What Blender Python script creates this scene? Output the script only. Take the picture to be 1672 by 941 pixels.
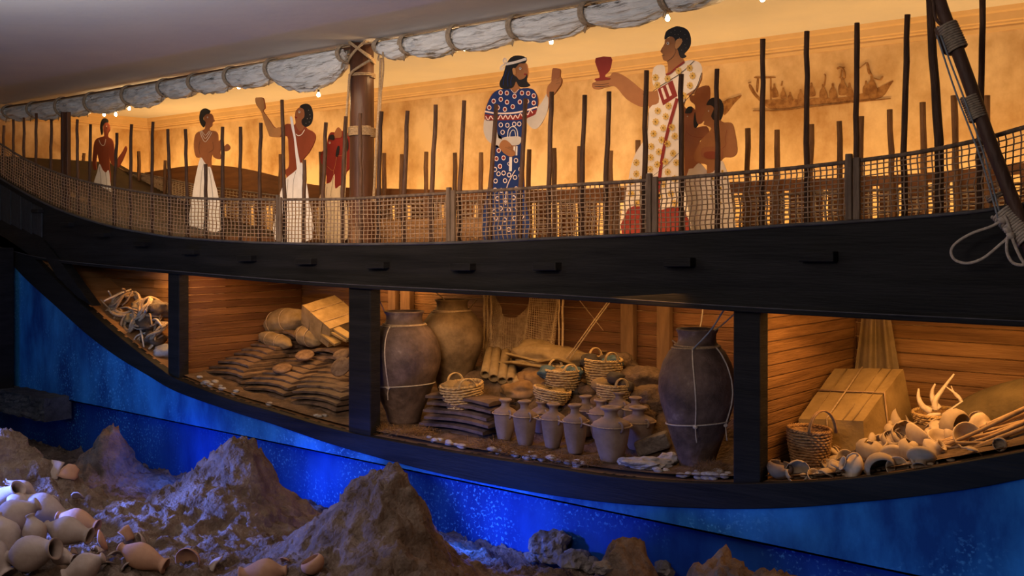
import bpy, bmesh, math, random
from mathutils import Vector, Matrix, noise

# ------------------------------------------------------------------ camera, world, light, exposure
for o in list(bpy.data.objects): bpy.data.objects.remove(o)
C = bpy.context.scene.collection
scn = bpy.context.scene
RND = random.Random(11)
FP, CXP, HYP, DIST, CAMZ = 1700.0, 836.0, 388.0, 6.2, 2.6
TH = math.radians(50.6); CT, ST = math.cos(TH), math.sin(TH)

cam_d = bpy.data.cameras.new('camera'); cam = bpy.data.objects.new('camera', cam_d); C.objects.link(cam)
cam.location = (0, -DIST, CAMZ)
cam.rotation_euler = (math.pi/2, 0, math.atan2(CT, ST))
cam_d.sensor_width = 36; cam_d.lens = 36*FP/1672; cam_d.shift_y = -(470.5-HYP)/1672
cam_d.clip_start = 0.05; cam_d.clip_end = 200
scn.camera = cam

w = bpy.data.worlds.new('world'); scn.world = w; w.use_nodes = True
bg = w.node_tree.nodes['Background']; bg.inputs[0].default_value = (0.44, 0.46, 0.60, 1); bg.inputs[1].default_value = 0.028
scn.view_settings.view_transform = 'Standard'; scn.view_settings.look = 'None'
scn.view_settings.gamma = 1; scn.view_settings.use_curve_mapping = False
scn.view_settings.exposure = 0.0

def P(px, py, Y=0.0):
    """a point of the place on the upright plane Y, seen at this pixel of the photograph"""
    t = (px-CXP)/FP
    b = (DIST+Y)/(ST+CT*t)
    return Vector((b*(-CT+ST*t), Y, CAMZ-(py-HYP)/FP*b))
def AB(px, b, z=0):
    a = (px-CXP)/FP*b
    return Vector((ST*a-CT*b, CT*a+ST*b-DIST, z))
def dep(px, Y=0): return (DIST+Y)/(ST+CT*(px-CXP)/FP)

def aim(o, tgt):
    o.rotation_euler = (Vector(tgt)-o.location).to_track_quat('-Z', 'Y').to_euler()
def area(name, loc, tgt, sx, sy, col, power, spread=180):
    d = bpy.data.lights.new(name, 'AREA'); d.shape = 'RECTANGLE'; d.size = sx; d.size_y = sy
    d.color = col; d.energy = power; d.spread = math.radians(spread)
    o = bpy.data.objects.new(name, d); C.objects.link(o); o.location = loc; aim(o, tgt); return o
def point(name, loc, col, power, r=0.03):
    d = bpy.data.lights.new(name, 'POINT'); d.color = col; d.energy = power; d.shadow_soft_size = r
    o = bpy.data.objects.new(name, d); C.objects.link(o); o.location = loc; return o
def spot(name, loc, tgt, col, power, ang=60, blend=.6, r=.05):
    d = bpy.data.lights.new(name, 'SPOT'); d.color = col; d.energy = power; d.spot_size = math.radians(ang); d.spot_blend = blend; d.shadow_soft_size = r
    o = bpy.data.objects.new(name, d); C.objects.link(o); o.location = loc; aim(o, tgt); return o

WARM = (1.0, .52, .17); AMBER = (1.0, .43, .10); BLUE = (.02, .12, 1.0)
# uplights in the trough between the far bulwark and the back wall
for i, (xx, zz) in enumerate(((-14.2, 3.1), (-11.8, 2.7), (-9.4, 2.35), (-7.0, 2.3), (-4.6, 2.3), (-2.2, 2.35), (0.2, 2.4))):
    area('trough_uplight', (xx, 2.75, zz), (xx, 3.25, 4.3), 2.3, .12, (1.0, .54, .17), 30)
# warm light on the deck, reflected off figures and far bulwark
for xx in (-11.5, -8, -4.8, -1.8):
    area('deck_light', (xx, .30, 4.15), (xx, 1.5, 2.6), 2.6, .12, (1,.60,.28), 7.5, 110)
for xx, zz in ((-12.6, 3.2), (-9.9, 2.8), (-7.3, 2.62), (-4.8, 2.62), (-2.2, 2.72)):
    area('deck_floor_light', (xx, .55, zz), (xx, 2.2, zz+.1), 2.2, .05, WARM, 6)
# lamps under the deck, lighting the hold
area('hold_light', (-10.3, .28, 2.22), (-10.3, .40, 1.5), .9, .12, (1, .50, .16), 11)
area('hold_light', (-8.3, 1.0, 2.3), (-8.2, .85, 1.2), 1.8, .2, (1, .50, .16), 22)
area('hold_light', (-9.2, .3, 2.3), (-9.4, .6, 1.2), .5, .15, AMBER, 2)
area('hold_light', (-5.0, 1.0, 2.25), (-4.95, .85, 1.0), 3.0, .2, (1, .50, .16), 20)
area('hold_light', (-5.0, .25, 2.2), (-4.9, .6, 1.0), 3.0, .15, AMBER, 4)
area('hold_light', (-2.1, .35, 2.15), (-2.3, .9, 1.2), 1.4, .25, (1, .46, .12), 21)
# blue lamps hidden low behind the sea-bed mounds
for (px, py, e) in ((462, 800, 15), (765, 868, 14), (272, 752, 12)):
    q = P(px, py, -.42); point('blue_lamp', (q.x, q.y, q.z), BLUE, e, .05)
# blue wash along the hull panels
area('blue_wash', (-9.8, -2.3, .75), (-9.9, 0, 1.3), 2.2, .15, (.05, .32, 1.0), 4.5, 80)
area('blue_wash', (-2.0, -1.9, .35), (-2.0, 0, .95), 2.4, .15, (.05, .34, 1.0), 2.2, 80)
area('blue_wash', (-12.8, -2.4, .9), (-12.6, 0, 1.6), 1.2, .15, (.05, .32, 1.0), 1.2, 80)
# added fill lamps, out of view, brightening front, ceiling and rail
area('front_fill', (-2.4, -6.4, 3.9), (-5.2, -1.6, .2), 1.6, 1.0, (1, .76, .62), 42)
area('ceiling_fill', (-6.8, -4.3, 3.35), (-7.2, -3.7, 4.58), 1.6, 1.2, (.95, .90, .90), 105, 160)
area('ceiling_fill', (-2.6, -6.4, 3.35), (-3.2, -5.6, 4.58), 1.6, 1.2, (.95, .86, .82), 66, 160)
area('rail_fill', (-3.2, -5.5, 4.3), (-6.5, 0, 2.9), 3.0, .3, (1, .66, .40), 22, 40)
area('gallery_blue', (-8.5, -4.2, 1.7), (-7.1, -2.5, .5), .4, .4, (.10, .19, 1.0), 70, 55)

# ------------------------------------------------------------------ mesh builder
class MB:
    def __init__(s): s.v = []; s.f = []; s.m = []; s.s = []
    def add(s, vs, fs, mi=0, sm=False):
        n = len(s.v); s.v += [Vector(v) for v in vs]
        for f in fs: s.f.append([n+i for i in f]); s.m.append(mi); s.s.append(sm)
        return s
    def box(s, c, d, M=None, mi=0):
        c = Vector(c); vs = []
        for x in (-.5, .5):
            for y in (-.5, .5):
                for z in (-.5, .5):
                    q = Vector((x*d[0], y*d[1], z*d[2]))
                    if M is not None: q = M @ q
                    vs.append(c+q)
        return s.add(vs, [(0,1,3,2),(4,6,7,5),(0,4,5,1),(2,3,7,6),(0,2,6,4),(1,5,7,3)], mi)
    def hexa(s, b, t, mi=0):
        return s.add(list(b)+list(t), [(3,2,1,0),(4,5,6,7),(0,1,5,4),(1,2,6,5),(2,3,7,6),(3,0,4,7)], mi)
    def tube(s, pts, r, n=6, mi=0, closed=False, sm=True, flat=1.0):
        pts = [Vector(p) for p in pts]; N = len(pts)
        if N < 2: return s
        rs = r if isinstance(r, (list, tuple)) else [r]*N
        vs = []; prev = None
        for i, p in enumerate(pts):
            if closed: d = pts[(i+1) % N]-pts[i-1]
            else: d = pts[min(i+1, N-1)]-pts[max(i-1, 0)]
            if d.length < 1e-9: d = Vector((0,0,1))
            d.normalize()
            if prev is None:
                a = d.orthogonal().normalized()
            else:
                a = prev-d*prev.dot(d)
                a = a.normalized() if a.length > 1e-6 else d.orthogonal().normalized()
            prev = a; b = d.cross(a)
            for k in range(n):
                an = 2*math.pi*k/n
                vs.append(p+(a*math.cos(an)+b*math.sin(an)*flat)*rs[i])
        fs = []
        for i in range(N if closed else N-1):
            j = (i+1) % N
            for k in range(n):
                l = (k+1) % n
                fs.append((i*n+k, i*n+l, j*n+l, j*n+k))
        if not closed:
            fs.append(tuple(range(n-1, -1, -1))); fs.append(tuple(range((N-1)*n, N*n)))
        return s.add(vs, fs, mi, sm)
    def lathe(s, prof, n=28, M=None, mi=0, sx=1, sy=1, wob=0, seed=0, skip=None):
        vs = []; N = len(prof)
        for i, (r, z) in enumerate(prof):
            for k in range(n):
                an = 2*math.pi*k/n
                rr = r
                if wob: rr = r*(1+wob*noise.noise(Vector((math.cos(an)*1.3, math.sin(an)*1.3, z*2.5+seed*7.1))))
                q = Vector((math.cos(an)*rr*sx, math.sin(an)*rr*sy, z))
                vs.append(M @ q if M is not None else q)
        fs = []
        for i in range(N-1):
            for k in range(n):
                if skip and skip(i, k): continue
                l = (k+1) % n
                fs.append((i*n+k, i*n+l, (i+1)*n+l, (i+1)*n+k))
        return s.add(vs, fs, mi, True)
    def prism(s, pts, off, mi=0, sm=False):
        pts = [Vector(p) for p in pts]; n = len(pts); off = Vector(off)
        fs = [tuple(range(n)), tuple(range(2*n-1, n-1, -1))]
        for i in range(n):
            j = (i+1) % n; fs.append((i, j, n+j, n+i))
        return s.add(pts+[p+off for p in pts], fs, mi, sm)
    def band(s, top, bot, off, mi=0):
        n = len(top); off = Vector(off)
        vs = [Vector(p) for p in top]+[Vector(p) for p in bot]; vs += [v+off for v in vs]
        fs = []
        for i in range(n-1):
            a, b, c, d = i, i+1, n+i+1, n+i
            e = 2*n
            fs += [(a,b,c,d), (e+d,e+c,e+b,e+a), (b,a,e+a,e+b), (d,c,e+c,e+d)]
        fs += [(0, n, 3*n, 2*n), (n-1, 3*n-1, 4*n-1, 2*n-1)]
        return s.add(vs, fs, mi)
    def grid(s, fn, nu, nv, mi=0, sm=True):
        vs = [fn(i/nu, j/nv) for j in range(nv+1) for i in range(nu+1)]
        fs = [(j*(nu+1)+i, j*(nu+1)+i+1, (j+1)*(nu+1)+i+1, (j+1)*(nu+1)+i) for j in range(nv) for i in range(nu)]
        return s.add(vs, fs, mi, sm)
    def blob(s, c, rad, seed=0, amp=.25, sub=3, M=None, mi=0, freq=1.4, sm=True, flatz=None):
        bm = bmesh.new(); bmesh.ops.create_icosphere(bm, subdivisions=sub, radius=1)
        vs = []
        for v in bm.verts:
            q = v.co.copy(); k = 1+amp*noise.noise(q*freq+Vector((seed*3.7, seed*1.3, 5)))+amp*.45*noise.noise(q*freq*2.7+Vector((seed, 2, seed)))
            q = Vector((q.x*rad[0], q.y*rad[1], q.z*rad[2]))*k
            if flatz is not None and q.z < flatz: q.z = flatz
            if M is not None: q = M @ q
            vs.append(q+Vector(c))
        fs = [tuple(v.index for v in f.verts) for f in bm.faces]; bm.free()
        return s.add(vs, fs, mi, sm)

ORG = {}
def obj(name, mb, mats, parent=None, bevel=0, solid=0, fixn=True, origin=None, sub=0):
    if not isinstance(mats, (list, tuple)): mats = [mats]
    if parent is not None: org = ORG[parent.name]
    elif origin is not None: org = Vector(origin)
    else:
        xs = [v.x for v in mb.v]; ys = [v.y for v in mb.v]; zs = [v.z for v in mb.v]
        org = Vector(((min(xs)+max(xs))/2, (min(ys)+max(ys))/2, min(zs)))
    me = bpy.data.meshes.new(name)
    me.from_pydata([v-org for v in mb.v], [], mb.f)
    for m in mats: me.materials.append(m)
    me.polygons.foreach_set('material_index', mb.m); me.polygons.foreach_set('use_smooth', mb.s)
    if fixn:
        bm = bmesh.new(); bm.from_mesh(me); bmesh.ops.recalc_face_normals(bm, faces=bm.faces); bm.to_mesh(me); bm.free()
    me.update()
    o = bpy.data.objects.new(name, me); C.objects.link(o)
    if parent is not None: o.parent = parent
    else: o.location = org
    ORG[o.name] = org
    if solid:
        md = o.modifiers.new('s', 'SOLIDIFY'); md.thickness = solid; md.offset = 0
    if bevel:
        md = o.modifiers.new('b', 'BEVEL'); md.width = bevel; md.segments = 2; md.limit_method = 'ANGLE'; md.angle_limit = .7
    if sub:
        md = o.modifiers.new('u', 'SUBSURF'); md.levels = sub; md.render_levels = sub
    return o
def tag(o, label, cat, group=None, kind=None):
    o['label'] = label
    if cat: o['category'] = cat
    if group: o['group'] = group
    if kind: o['kind'] = kind
    return o
def thing(name, label, cat, loc, group=None):
    o = bpy.data.objects.new(name, None); C.objects.link(o); o.location = loc; o.empty_display_size = .1
    ORG[o.name] = Vector(loc); tag(o, label, cat, group); return o
def struct(name, mb, mats, label, **k):
    o = obj(name, mb, mats, **k); o['kind'] = 'structure'; o['label'] = label; return o
def copy_tree(o, parent=None):
    c = o.copy(); C.objects.link(c)
    if parent is not None: c.parent = parent
    ORG[c.name] = ORG[o.name]
    for ch in list(o.children): copy_tree(ch, c)
    return c
ORD = ['zeroth','first','second','third','fourth','fifth','sixth','seventh','eighth','ninth','tenth','eleventh','twelfth','thirteenth','fourteenth','fifteenth','sixteenth','seventeenth','eighteenth','nineteenth','twentieth','twenty-first','twenty-second','twenty-third','twenty-fourth','twenty-fifth','twenty-sixth','twenty-seventh','twenty-eighth','twenty-ninth','thirtieth','thirty-first','thirty-second','thirty-third','thirty-fourth','thirty-fifth','thirty-sixth','thirty-seventh','thirty-eighth']
def nth(i, n, l='left', r='right'):
    """words for item i (0 = first from l) of n"""
    if i == 0: return l+'most'
    if i == n-1: return r+'most'
    if i < (n+1)//2: return ORD[i+1]+' from the '+l
    return ORD[n-i]+' from the '+r

# ------------------------------------------------------------------ materials
def mk(name, c1, c2=None, scale=4, rough=.75, bump=0, bscale=None, stretch=(1,1,1), rnd=0, lo=.35, hi=.65, detail=6, spec=.3, c3=None, emis=None, dist=.02, backlit=0):
    m = bpy.data.materials.new(name); m.use_nodes = True; nt = m.node_tree; L = nt.links
    b = nt.nodes['Principled BSDF']; b.inputs['Roughness'].default_value = rough
    b.inputs['Specular IOR Level'].default_value = spec
    tc = nt.nodes.new('ShaderNodeTexCoord'); mp = nt.nodes.new('ShaderNodeMapping'); mp.inputs['Scale'].default_value = stretch
    L.new(tc.outputs['Object'], mp.inputs[0])
    col = None
    if c2:
        nz = nt.nodes.new('ShaderNodeTexNoise'); nz.inputs['Scale'].default_value = scale; nz.inputs['Detail'].default_value = detail; nz.inputs['Roughness'].default_value = .62
        L.new(mp.outputs[0], nz.inputs['Vector'])
        cr = nt.nodes.new('ShaderNodeValToRGB'); L.new(nz.outputs[0], cr.inputs[0])
        cr.color_ramp.elements[0].position = lo; cr.color_ramp.elements[1].position = hi
        cr.color_ramp.elements[0].color = (*c1, 1); cr.color_ramp.elements[1].color = (*c2, 1)
        if c3:
            e = cr.color_ramp.elements.new(min(.98, hi+.1)); e.color = (*c3, 1)
        col = cr.outputs[0]
    else: b.inputs['Base Color'].default_value = (*c1, 1)
    if rnd:
        oi = nt.nodes.new('ShaderNodeObjectInfo'); mr = nt.nodes.new('ShaderNodeMapRange')
        mr.inputs['To Min'].default_value = 1-rnd; mr.inputs['To Max'].default_value = 1+rnd
        L.new(oi.outputs['Random'], mr.inputs[0]); hs = nt.nodes.new('ShaderNodeHueSaturation'); L.new(mr.outputs[0], hs.inputs['Value'])
        if col: L.new(col, hs.inputs['Color'])
        else: hs.inputs['Color'].default_value = (*c1, 1)
        col = hs.outputs[0]
    if col: L.new(col, b.inputs['Base Color'])
    if bump:
        n2 = nt.nodes.new('ShaderNodeTexNoise'); n2.inputs['Scale'].default_value = bscale or scale*4; n2.inputs['Detail'].default_value = 5
        L.new(mp.outputs[0], n2.inputs['Vector'])
        bp = nt.nodes.new('ShaderNodeBump'); bp.inputs['Strength'].default_value = bump; bp.inputs['Distance'].default_value = dist
        L.new(n2.outputs[0], bp.inputs['Height']); L.new(bp.outputs[0], b.inputs['Normal'])
    if emis:
        b.inputs['Emission Color'].default_value = (*emis[0], 1); b.inputs['Emission Strength'].default_value = emis[1]
    return m

m_ceil = mk('plaster_ceiling', (.62,.62,.64), (.68,.67,.66), 1.2, .9, .15, 8)
m_wall = mk('ochre_wall', (.44,.25,.09), (.80,.60,.34), 1.5, .9, .1, 12, stretch=(1,1,.8), lo=.34, hi=.60)
m_mould = mk('moulding_paint', (.62,.42,.20), (.68,.47,.24), 3, .8)
m_black = mk('black_timber', (.008,.0078,.008), (.018,.0172,.0175), 3, .6, .25, 14, stretch=(.4,1,5), spec=.16)
m_stem = mk('blue_black_plank', (.018,.021,.026), (.034,.040,.048), 5, .6, .3, 20, stretch=(6,1,1))
m_bevel = mk('worn_black_edge', (.05,.046,.048), (.10,.095,.10), 6, .55)
PL = [mk('pine_plank_%s' % n, a, b, 2.2, .58, .5, 14, stretch=(.5,.5,7), lo=.36, hi=.66) for n, a, b in
      (('a', (.15,.072,.026), (.33,.175,.07)), ('b', (.19,.095,.036), (.38,.21,.09)), ('c', (.12,.058,.022), (.28,.145,.058)))]
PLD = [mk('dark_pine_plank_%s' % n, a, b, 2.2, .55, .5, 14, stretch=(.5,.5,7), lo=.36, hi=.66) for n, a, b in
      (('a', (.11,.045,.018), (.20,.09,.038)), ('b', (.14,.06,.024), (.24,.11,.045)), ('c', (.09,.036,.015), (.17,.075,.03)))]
m_stud = mk('stud_timber', (.16,.09,.045), (.26,.15,.075), 4, .7, .4, 20, stretch=(4,4,.6))
m_bulw = mk('bulwark_board', (.13,.050,.014), (.24,.10,.03), 3, .55, .2, 14, stretch=(.4,.4,3))
m_deck = mk('deck_timber', (.022,.013,.007), (.045,.026,.013), 3, .7)
m_mast = mk('mast_timber', (.055,.022,.012), (.10,.04,.02), 4, .45, .2, 16, stretch=(5,5,.5), spec=.45)
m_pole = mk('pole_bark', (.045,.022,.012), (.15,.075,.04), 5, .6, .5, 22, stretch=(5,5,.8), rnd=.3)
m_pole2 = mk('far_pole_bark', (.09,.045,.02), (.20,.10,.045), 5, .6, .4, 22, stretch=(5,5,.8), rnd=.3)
m_spar = mk('spar_wood', (.05,.026,.017), (.11,.058,.038), 4, .55, .3, 18, stretch=(3,3,.8))
m_net = mk('railing_rope', (.26,.165,.095), (.46,.32,.21), 30, .85)
m_rail = mk('railing_post_wood', (.13,.085,.055), (.24,.17,.115), 4, .7, .4, 24, stretch=(6,6,.8))
m_rope = mk('hemp_rope', (.36,.25,.14), (.55,.41,.26), 60, .9, .6, 200)
m_rope2 = mk('pale_cord', (.42,.36,.29), (.62,.54,.45), 60, .85)
m_cable = mk('blue_grey_cord', (.16,.19,.22), (.28,.31,.34), 40, .6)
m_cloth = mk('sailcloth', (.66,.70,.74), (.82,.83,.84), 2.5, .75, .9, 4, stretch=(1.3,3,5), dist=.07)
m_tie = mk('sail_tie_rope', (.25,.20,.15), (.42,.34,.25), 40, .9)
m_burlap = mk('burlap', (.22,.145,.06), (.34,.235,.11), 9, .92, .6, 70, dist=.006)
m_burlap2 = mk('canvas_wrap', (.22,.145,.055), (.31,.215,.09), 6, .92, .5, 50, stretch=(1,1,1), dist=.006)
m_olive = mk('olive_cover_cloth', (.060,.042,.018), (.11,.08,.035), 5, .95, .4, 40)
m_curtain = mk('hanging_cloth', (.20,.15,.08), (.30,.22,.12), 5, .92, .3, 60)
m_fnet = mk('fishing_net_cord', (.40,.28,.15), (.62,.46,.27), 20, .9)
m_jar = mk('dark_clay', (.075,.050,.042), (.17,.115,.095), 5, .72, .8, 22, lo=.38, hi=.62, c3=(.34,.26,.22), dist=.014)
m_jar2 = mk('olive_clay', (.11,.072,.036), (.23,.155,.082), 5, .75, .8, 22, lo=.38, hi=.62, c3=(.33,.25,.15), dist=.01)
m_amph = mk('grey_clay', (.22,.155,.115), (.33,.245,.19), 6, .82, .35, 45, rnd=.14, dist=.006)
m_terra = mk('pale_terracotta', (.30,.225,.185), (.45,.35,.29), 5, .8, .35, 40, rnd=.14, dist=.006)
m_terra2 = mk('orange_terracotta', (.38,.20,.12), (.50,.29,.18), 5, .8, .35, 40, rnd=.12, dist=.006)
m_shard = mk('cream_pottery', (.36,.27,.18), (.56,.44,.31), 5, .8, .3, 40, rnd=.2, dist=.006)
m_ingot = mk('copper_ingot', (.06,.04,.03), (.20,.13,.085), 6, .6, .7, 30, c3=(.30,.20,.13), rnd=.2, dist=.012)
m_bun = mk('bun_ingot_metal', (.13,.075,.045), (.26,.165,.105), 18, .7, .8, 60, rnd=.1, dist=.01)
m_tin = mk('grey_ingot', (.20,.21,.22), (.33,.33,.33), 5, .7, .4, 30)
m_wicker = mk('golden_wicker', (.42,.27,.11), (.66,.46,.20), 24, .75, rnd=.1)
m_wickd = mk('brown_wicker', (.22,.12,.05), (.42,.25,.11), 18, .75)
m_glass = mk('cobalt_glass_ingot', (.03,.065,.09), (.08,.14,.18), 8, .5, .4, 25)
m_dark = mk('dark_cake', (.03,.024,.02), (.07,.055,.045), 8, .7, .5, 30)
m_stone = mk('pale_stone', (.26,.25,.25), (.50,.48,.46), 6, .85, .8, 30, dist=.015)
m_peb = mk('pebble', (.20,.18,.16), (.45,.42,.39), 9, .7, .3, 40, rnd=.35)
m_bone = mk('antler_bone', (.55,.44,.32), (.72,.61,.47), 10, .6, .3, 50)
m_stick = mk('bare_stick', (.26,.16,.08), (.42,.28,.15), 8, .7, .3, 40, rnd=.2)
m_sand = mk('hold_sand', (.075,.048,.028), (.17,.11,.065), 9, .95, .9, 40, dist=.02)
m_straw = mk('dry_straw', (.16,.085,.03), (.32,.19,.08), 8, .9)
m_sea = mk('seabed_soil', (.10,.065,.042), (.21,.15,.11), 5, .92, 1.0, 30, c3=(.27,.22,.185), lo=.35, hi=.62, dist=.035)
m_rock = mk('grey_rock', (.10,.085,.075), (.26,.23,.21), 6, .9, .9, 25, c3=(.50,.47,.45), dist=.03)
m_slab = mk('dark_slab_stone', (.04,.04,.042), (.10,.10,.10), 5, .85, 1.0, 20, dist=.03)
m_leather = mk('brown_leather', (.05,.032,.02), (.13,.085,.05), 8, .6, .5, 30)

def blue_paint(nm, ca, cb_):
    m = mk(nm, ca, cb_, 1.6, .6, .15, 40, stretch=(1,1,.45), lo=.38, hi=.66, spec=.2)
    nt = m.node_tree; L = nt.links; b = nt.nodes['Principled BSDF']
    tc = nt.nodes.new('ShaderNodeTexCoord'); vo = nt.nodes.new('ShaderNodeTexNoise'); vo.inputs['Scale'].default_value = 38; vo.inputs['Detail'].default_value = 3
    L.new(tc.outputs['Object'], vo.inputs['Vector'])
    n2 = nt.nodes.new('ShaderNodeTexNoise'); n2.inputs['Scale'].default_value = 1.1; L.new(tc.outputs['Object'], n2.inputs['Vector'])
    r1 = nt.nodes.new('ShaderNodeValToRGB'); r1.color_ramp.elements[0].position = .56; r1.color_ramp.elements[1].position = .68; L.new(vo.outputs[0], r1.inputs[0])
    r2 = nt.nodes.new('ShaderNodeValToRGB'); r2.color_ramp.elements[0].position = .42; r2.color_ramp.elements[1].position = .60; L.new(n2.outputs[0], r2.inputs[0])
    mu = nt.nodes.new('ShaderNodeMath'); mu.operation = 'MULTIPLY'; L.new(r1.outputs[0], mu.inputs[0]); L.new(r2.outputs[0], mu.inputs[1])
    mx = nt.nodes.new('ShaderNodeMix'); mx.data_type = 'RGBA'
    old = b.inputs['Base Color'].links[0].from_socket
    L.new(mu.outputs[0], mx.inputs[0]); L.new(old, mx.inputs[6]); mx.inputs[7].default_value = (.10,.38,.72,1)
    L.new(mx.outputs[2], b.inputs['Base Color']); return m
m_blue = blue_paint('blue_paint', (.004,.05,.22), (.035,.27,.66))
m_blue_shade = blue_paint('shaded_blue_paint', (.004,.035,.22), (.012,.09,.40))  # same blue darkened: shade below the ledge put into the lower panel's colour
# paint of the cutouts
pt = lambda n, c: mk('paint_'+n, c, tuple(min(1, x*1.15) for x in c), 8, .6)
p_skin = pt('tan_skin', (.30,.125,.045)); p_skin2 = pt('red_brown_skin', (.22,.05,.022)); p_skin3 = pt('orange_skin', (.48,.23,.08)); p_skin4 = pt('brown_skin', (.27,.10,.04))
p_red = pt('dark_red', (.20,.018,.012)); p_black = pt('black', (.012,.011,.012)); p_white = pt('white', (.68,.62,.56)); p_robe = pt('robe_white', (.66,.58,.50))
p_grey = pt('sleeve_grey', (.48,.43,.38)); p_navy = pt('navy', (.008,.025,.12)); p_yel = pt('yellow', (.58,.36,.06)); p_kilt = pt('kilt_white', (.72,.74,.80)); p_cream = pt('cream', (.66,.52,.32)); p_pink = pt('pink_white', (.72,.58,.52))
m_sepia = mk('sepia_mural_paint', (.20,.09,.03), (.36,.19,.07), 14, .9, lo=.4, hi=.6)
m_bulb = mk('lit_bulb', (1,.8,.5), emis=((1,.70,.35), 60)); m_sock = mk('bulb_socket', (.05,.04,.03))

# ------------------------------------------------------------------ curves
def cat(pts, n=6, closed=False):
    pts = [Vector((p[0], p[1], p[2] if len(p) > 2 else 0)) for p in pts]; N = len(pts); out = []
    for i in range(N if closed else N-1):
        p0 = pts[i-1] if (closed or i > 0) else pts[i]*2-pts[i+1]
        p1 = pts[i]; p2 = pts[(i+1) % N]
        p3 = pts[(i+2) % N] if (closed or i+2 < N) else p2*2-p1
        for k in range(n):
            t = k/n
            out.append(.5*((2*p1)+(p2-p0)*t+(2*p0-5*p1+4*p2-p3)*t*t+(3*p1-p0-3*p2+p3)*t**3))
    if not closed: out.append(pts[-1])
    return out
def lerp_prof(pts, x):
    if x <= pts[0][0]: return pts[0][1]
    for a, b in zip(pts, pts[1:]):
        if x <= b[0]: return a[1]+(b[1]-a[1])*(x-a[0])/(b[0]-a[0])
    return pts[-1][1]
def sstep(x): x = max(0, min(1, x)); return x*x*(3-2*x)

GUN_TOP = [(-60,245),(0,285),(50,315),(100,340),(150,358),(200,372),(250,381),(300,388),(400,395),(455,397),(570,399),(735,397),(900,390),(1063,383),(1200,375),(1300,368),(1390,363),(1500,355),(1600,346),(1672,335),(1760,320)]
RAIL = [(-60,198),(0,232),(50,262),(100,283),(150,298),(200,308),(250,316),(300,322),(340,324.5),(420,326),(500,326),(570,325),(650,321),(735,316),(850,309),(950,302),(1063,295),(1200,284),(1300,275),(1390,265),(1500,250),(1600,230),(1672,210),(1760,185)]
GUN_BOT = [(-60,392),(0,402),(90,424),(284,443),(566,465),(900,482),(1240,504),(1672,526),(1760,530)]
KEEL_TOP = [(18,388),(60,418),(100,456),(140,494),(190,538),(240,578),(274,603),(300,619),(380,649),(450,669),(560,700),(700,728),(800,745),(900,760),(1000,775),(1100,784),(1200,787),(1300,785),(1400,778),(1500,765),(1600,748),(1672,735),(1760,716)]
KEEL_BOT = [(-60,350),(0,402),(50,455),(100,500),(150,545),(200,582),(250,612),(300,640),(400,675),(450,690),(560,727),(700,765),(800,787),(900,805),(1000,818),(1100,825),(1200,828),(1300,826),(1400,818),(1500,808),(1600,794),(1672,780),(1760,762)]
LEDGE = [(-120,606),(75,645),(350,701),(850,804),(1225,881),(1468,932),(1760,992)]
def dense(prof, x0, x1, n):
    """world points on Y=0 along a smoothed profile"""
    c = cat(prof, 8); c = [(p.x, p.y) for p in c]
    return [P(x0+(x1-x0)*i/n, lerp_prof(c, x0+(x1-x0)*i/n), 0) for i in range(n+1)]
def wprof(prof):
    c = cat(prof, 6); return [(q.x, q.z) for q in (P(p.x, p.y, 0) for p in c)]
W_GT, W_RAIL, W_GB, W_KT, W_KB, W_LG = map(wprof, (GUN_TOP, RAIL, GUN_BOT, KEEL_TOP, KEEL_BOT, LEDGE))
zk = lambda X: lerp_prof(W_KT, X)
X1, X2, X3 = P(292,500).x, P(606,600).x, P(1241,600).x
def hold_z(X, Y):
    if X < X1: return zk(X)+.01
    if X < X2: return zk(X)+.03+.10*sstep((Y-.2)/1.2)
    if X < X3: return zk(X)+.035+.42*sstep((Y-.5)/.65)
    return zk(X)+.03+.10*sstep((Y-.25)/.7)
XL, XR = P(-60, 300).x, P(1760, 300).x
HOLD_Y = 1.63

# ================================================================== THE ROOM
CEIL, WY, WX = 4.58, 3.4, -15.75
b = MB(); b.box((-7, -2.2, CEIL+.1), (20, 11.6, .2)); struct('ceiling', b, m_ceil, 'pale plaster ceiling over the ship')
b = MB(); b.box((-6.4, WY+.1, 2.3), (19, .2, 4.6)); struct('wall_back', b, m_wall, 'mottled ochre wall behind the deck')
b = MB(); b.box((WX-.1, -.5, 2.3), (.2, 8, 4.6)); struct('wall_left', b, m_wall, 'mottled ochre end wall')
def moulding(p0, p1, nrm):
    prof = [(0,0),(.012,.0),(.02,.03),(.012,.045),(.03,.06),(.03,.075),(.045,.085),(.055,.15),(.07,.165),(.085,.20),(0,.20)]
    b = MB(); p0 = Vector(p0); p1 = Vector(p1); nrm = Vector(nrm)
    vs = [p0+nrm*a+Vector((0,0,z)) for a, z in prof]+[p1+nrm*a+Vector((0,0,z)) for a, z in prof]; n = len(prof)
    return b.add(vs, [(i, (i+1) % n, n+(i+1) % n, n+i) for i in range(n)]+[tuple(range(n)), tuple(range(2*n-1, n-1, -1))])
struct('trim_1', moulding((WX, WY, CEIL-.20), (3, WY, CEIL-.20), (0,-1,0)), m_mould, 'crown moulding along the back wall')
struct('trim_2', moulding((WX, -2, CEIL-.20), (WX, WY, CEIL-.20), (1,0,0)), m_mould, 'crown moulding along the end wall')
b = MB(); b.box((-7, -2.2, -.25), (20, 11.6, .3)); struct('floor', b, m_deck, 'floor slab under the sea bed')
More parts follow.
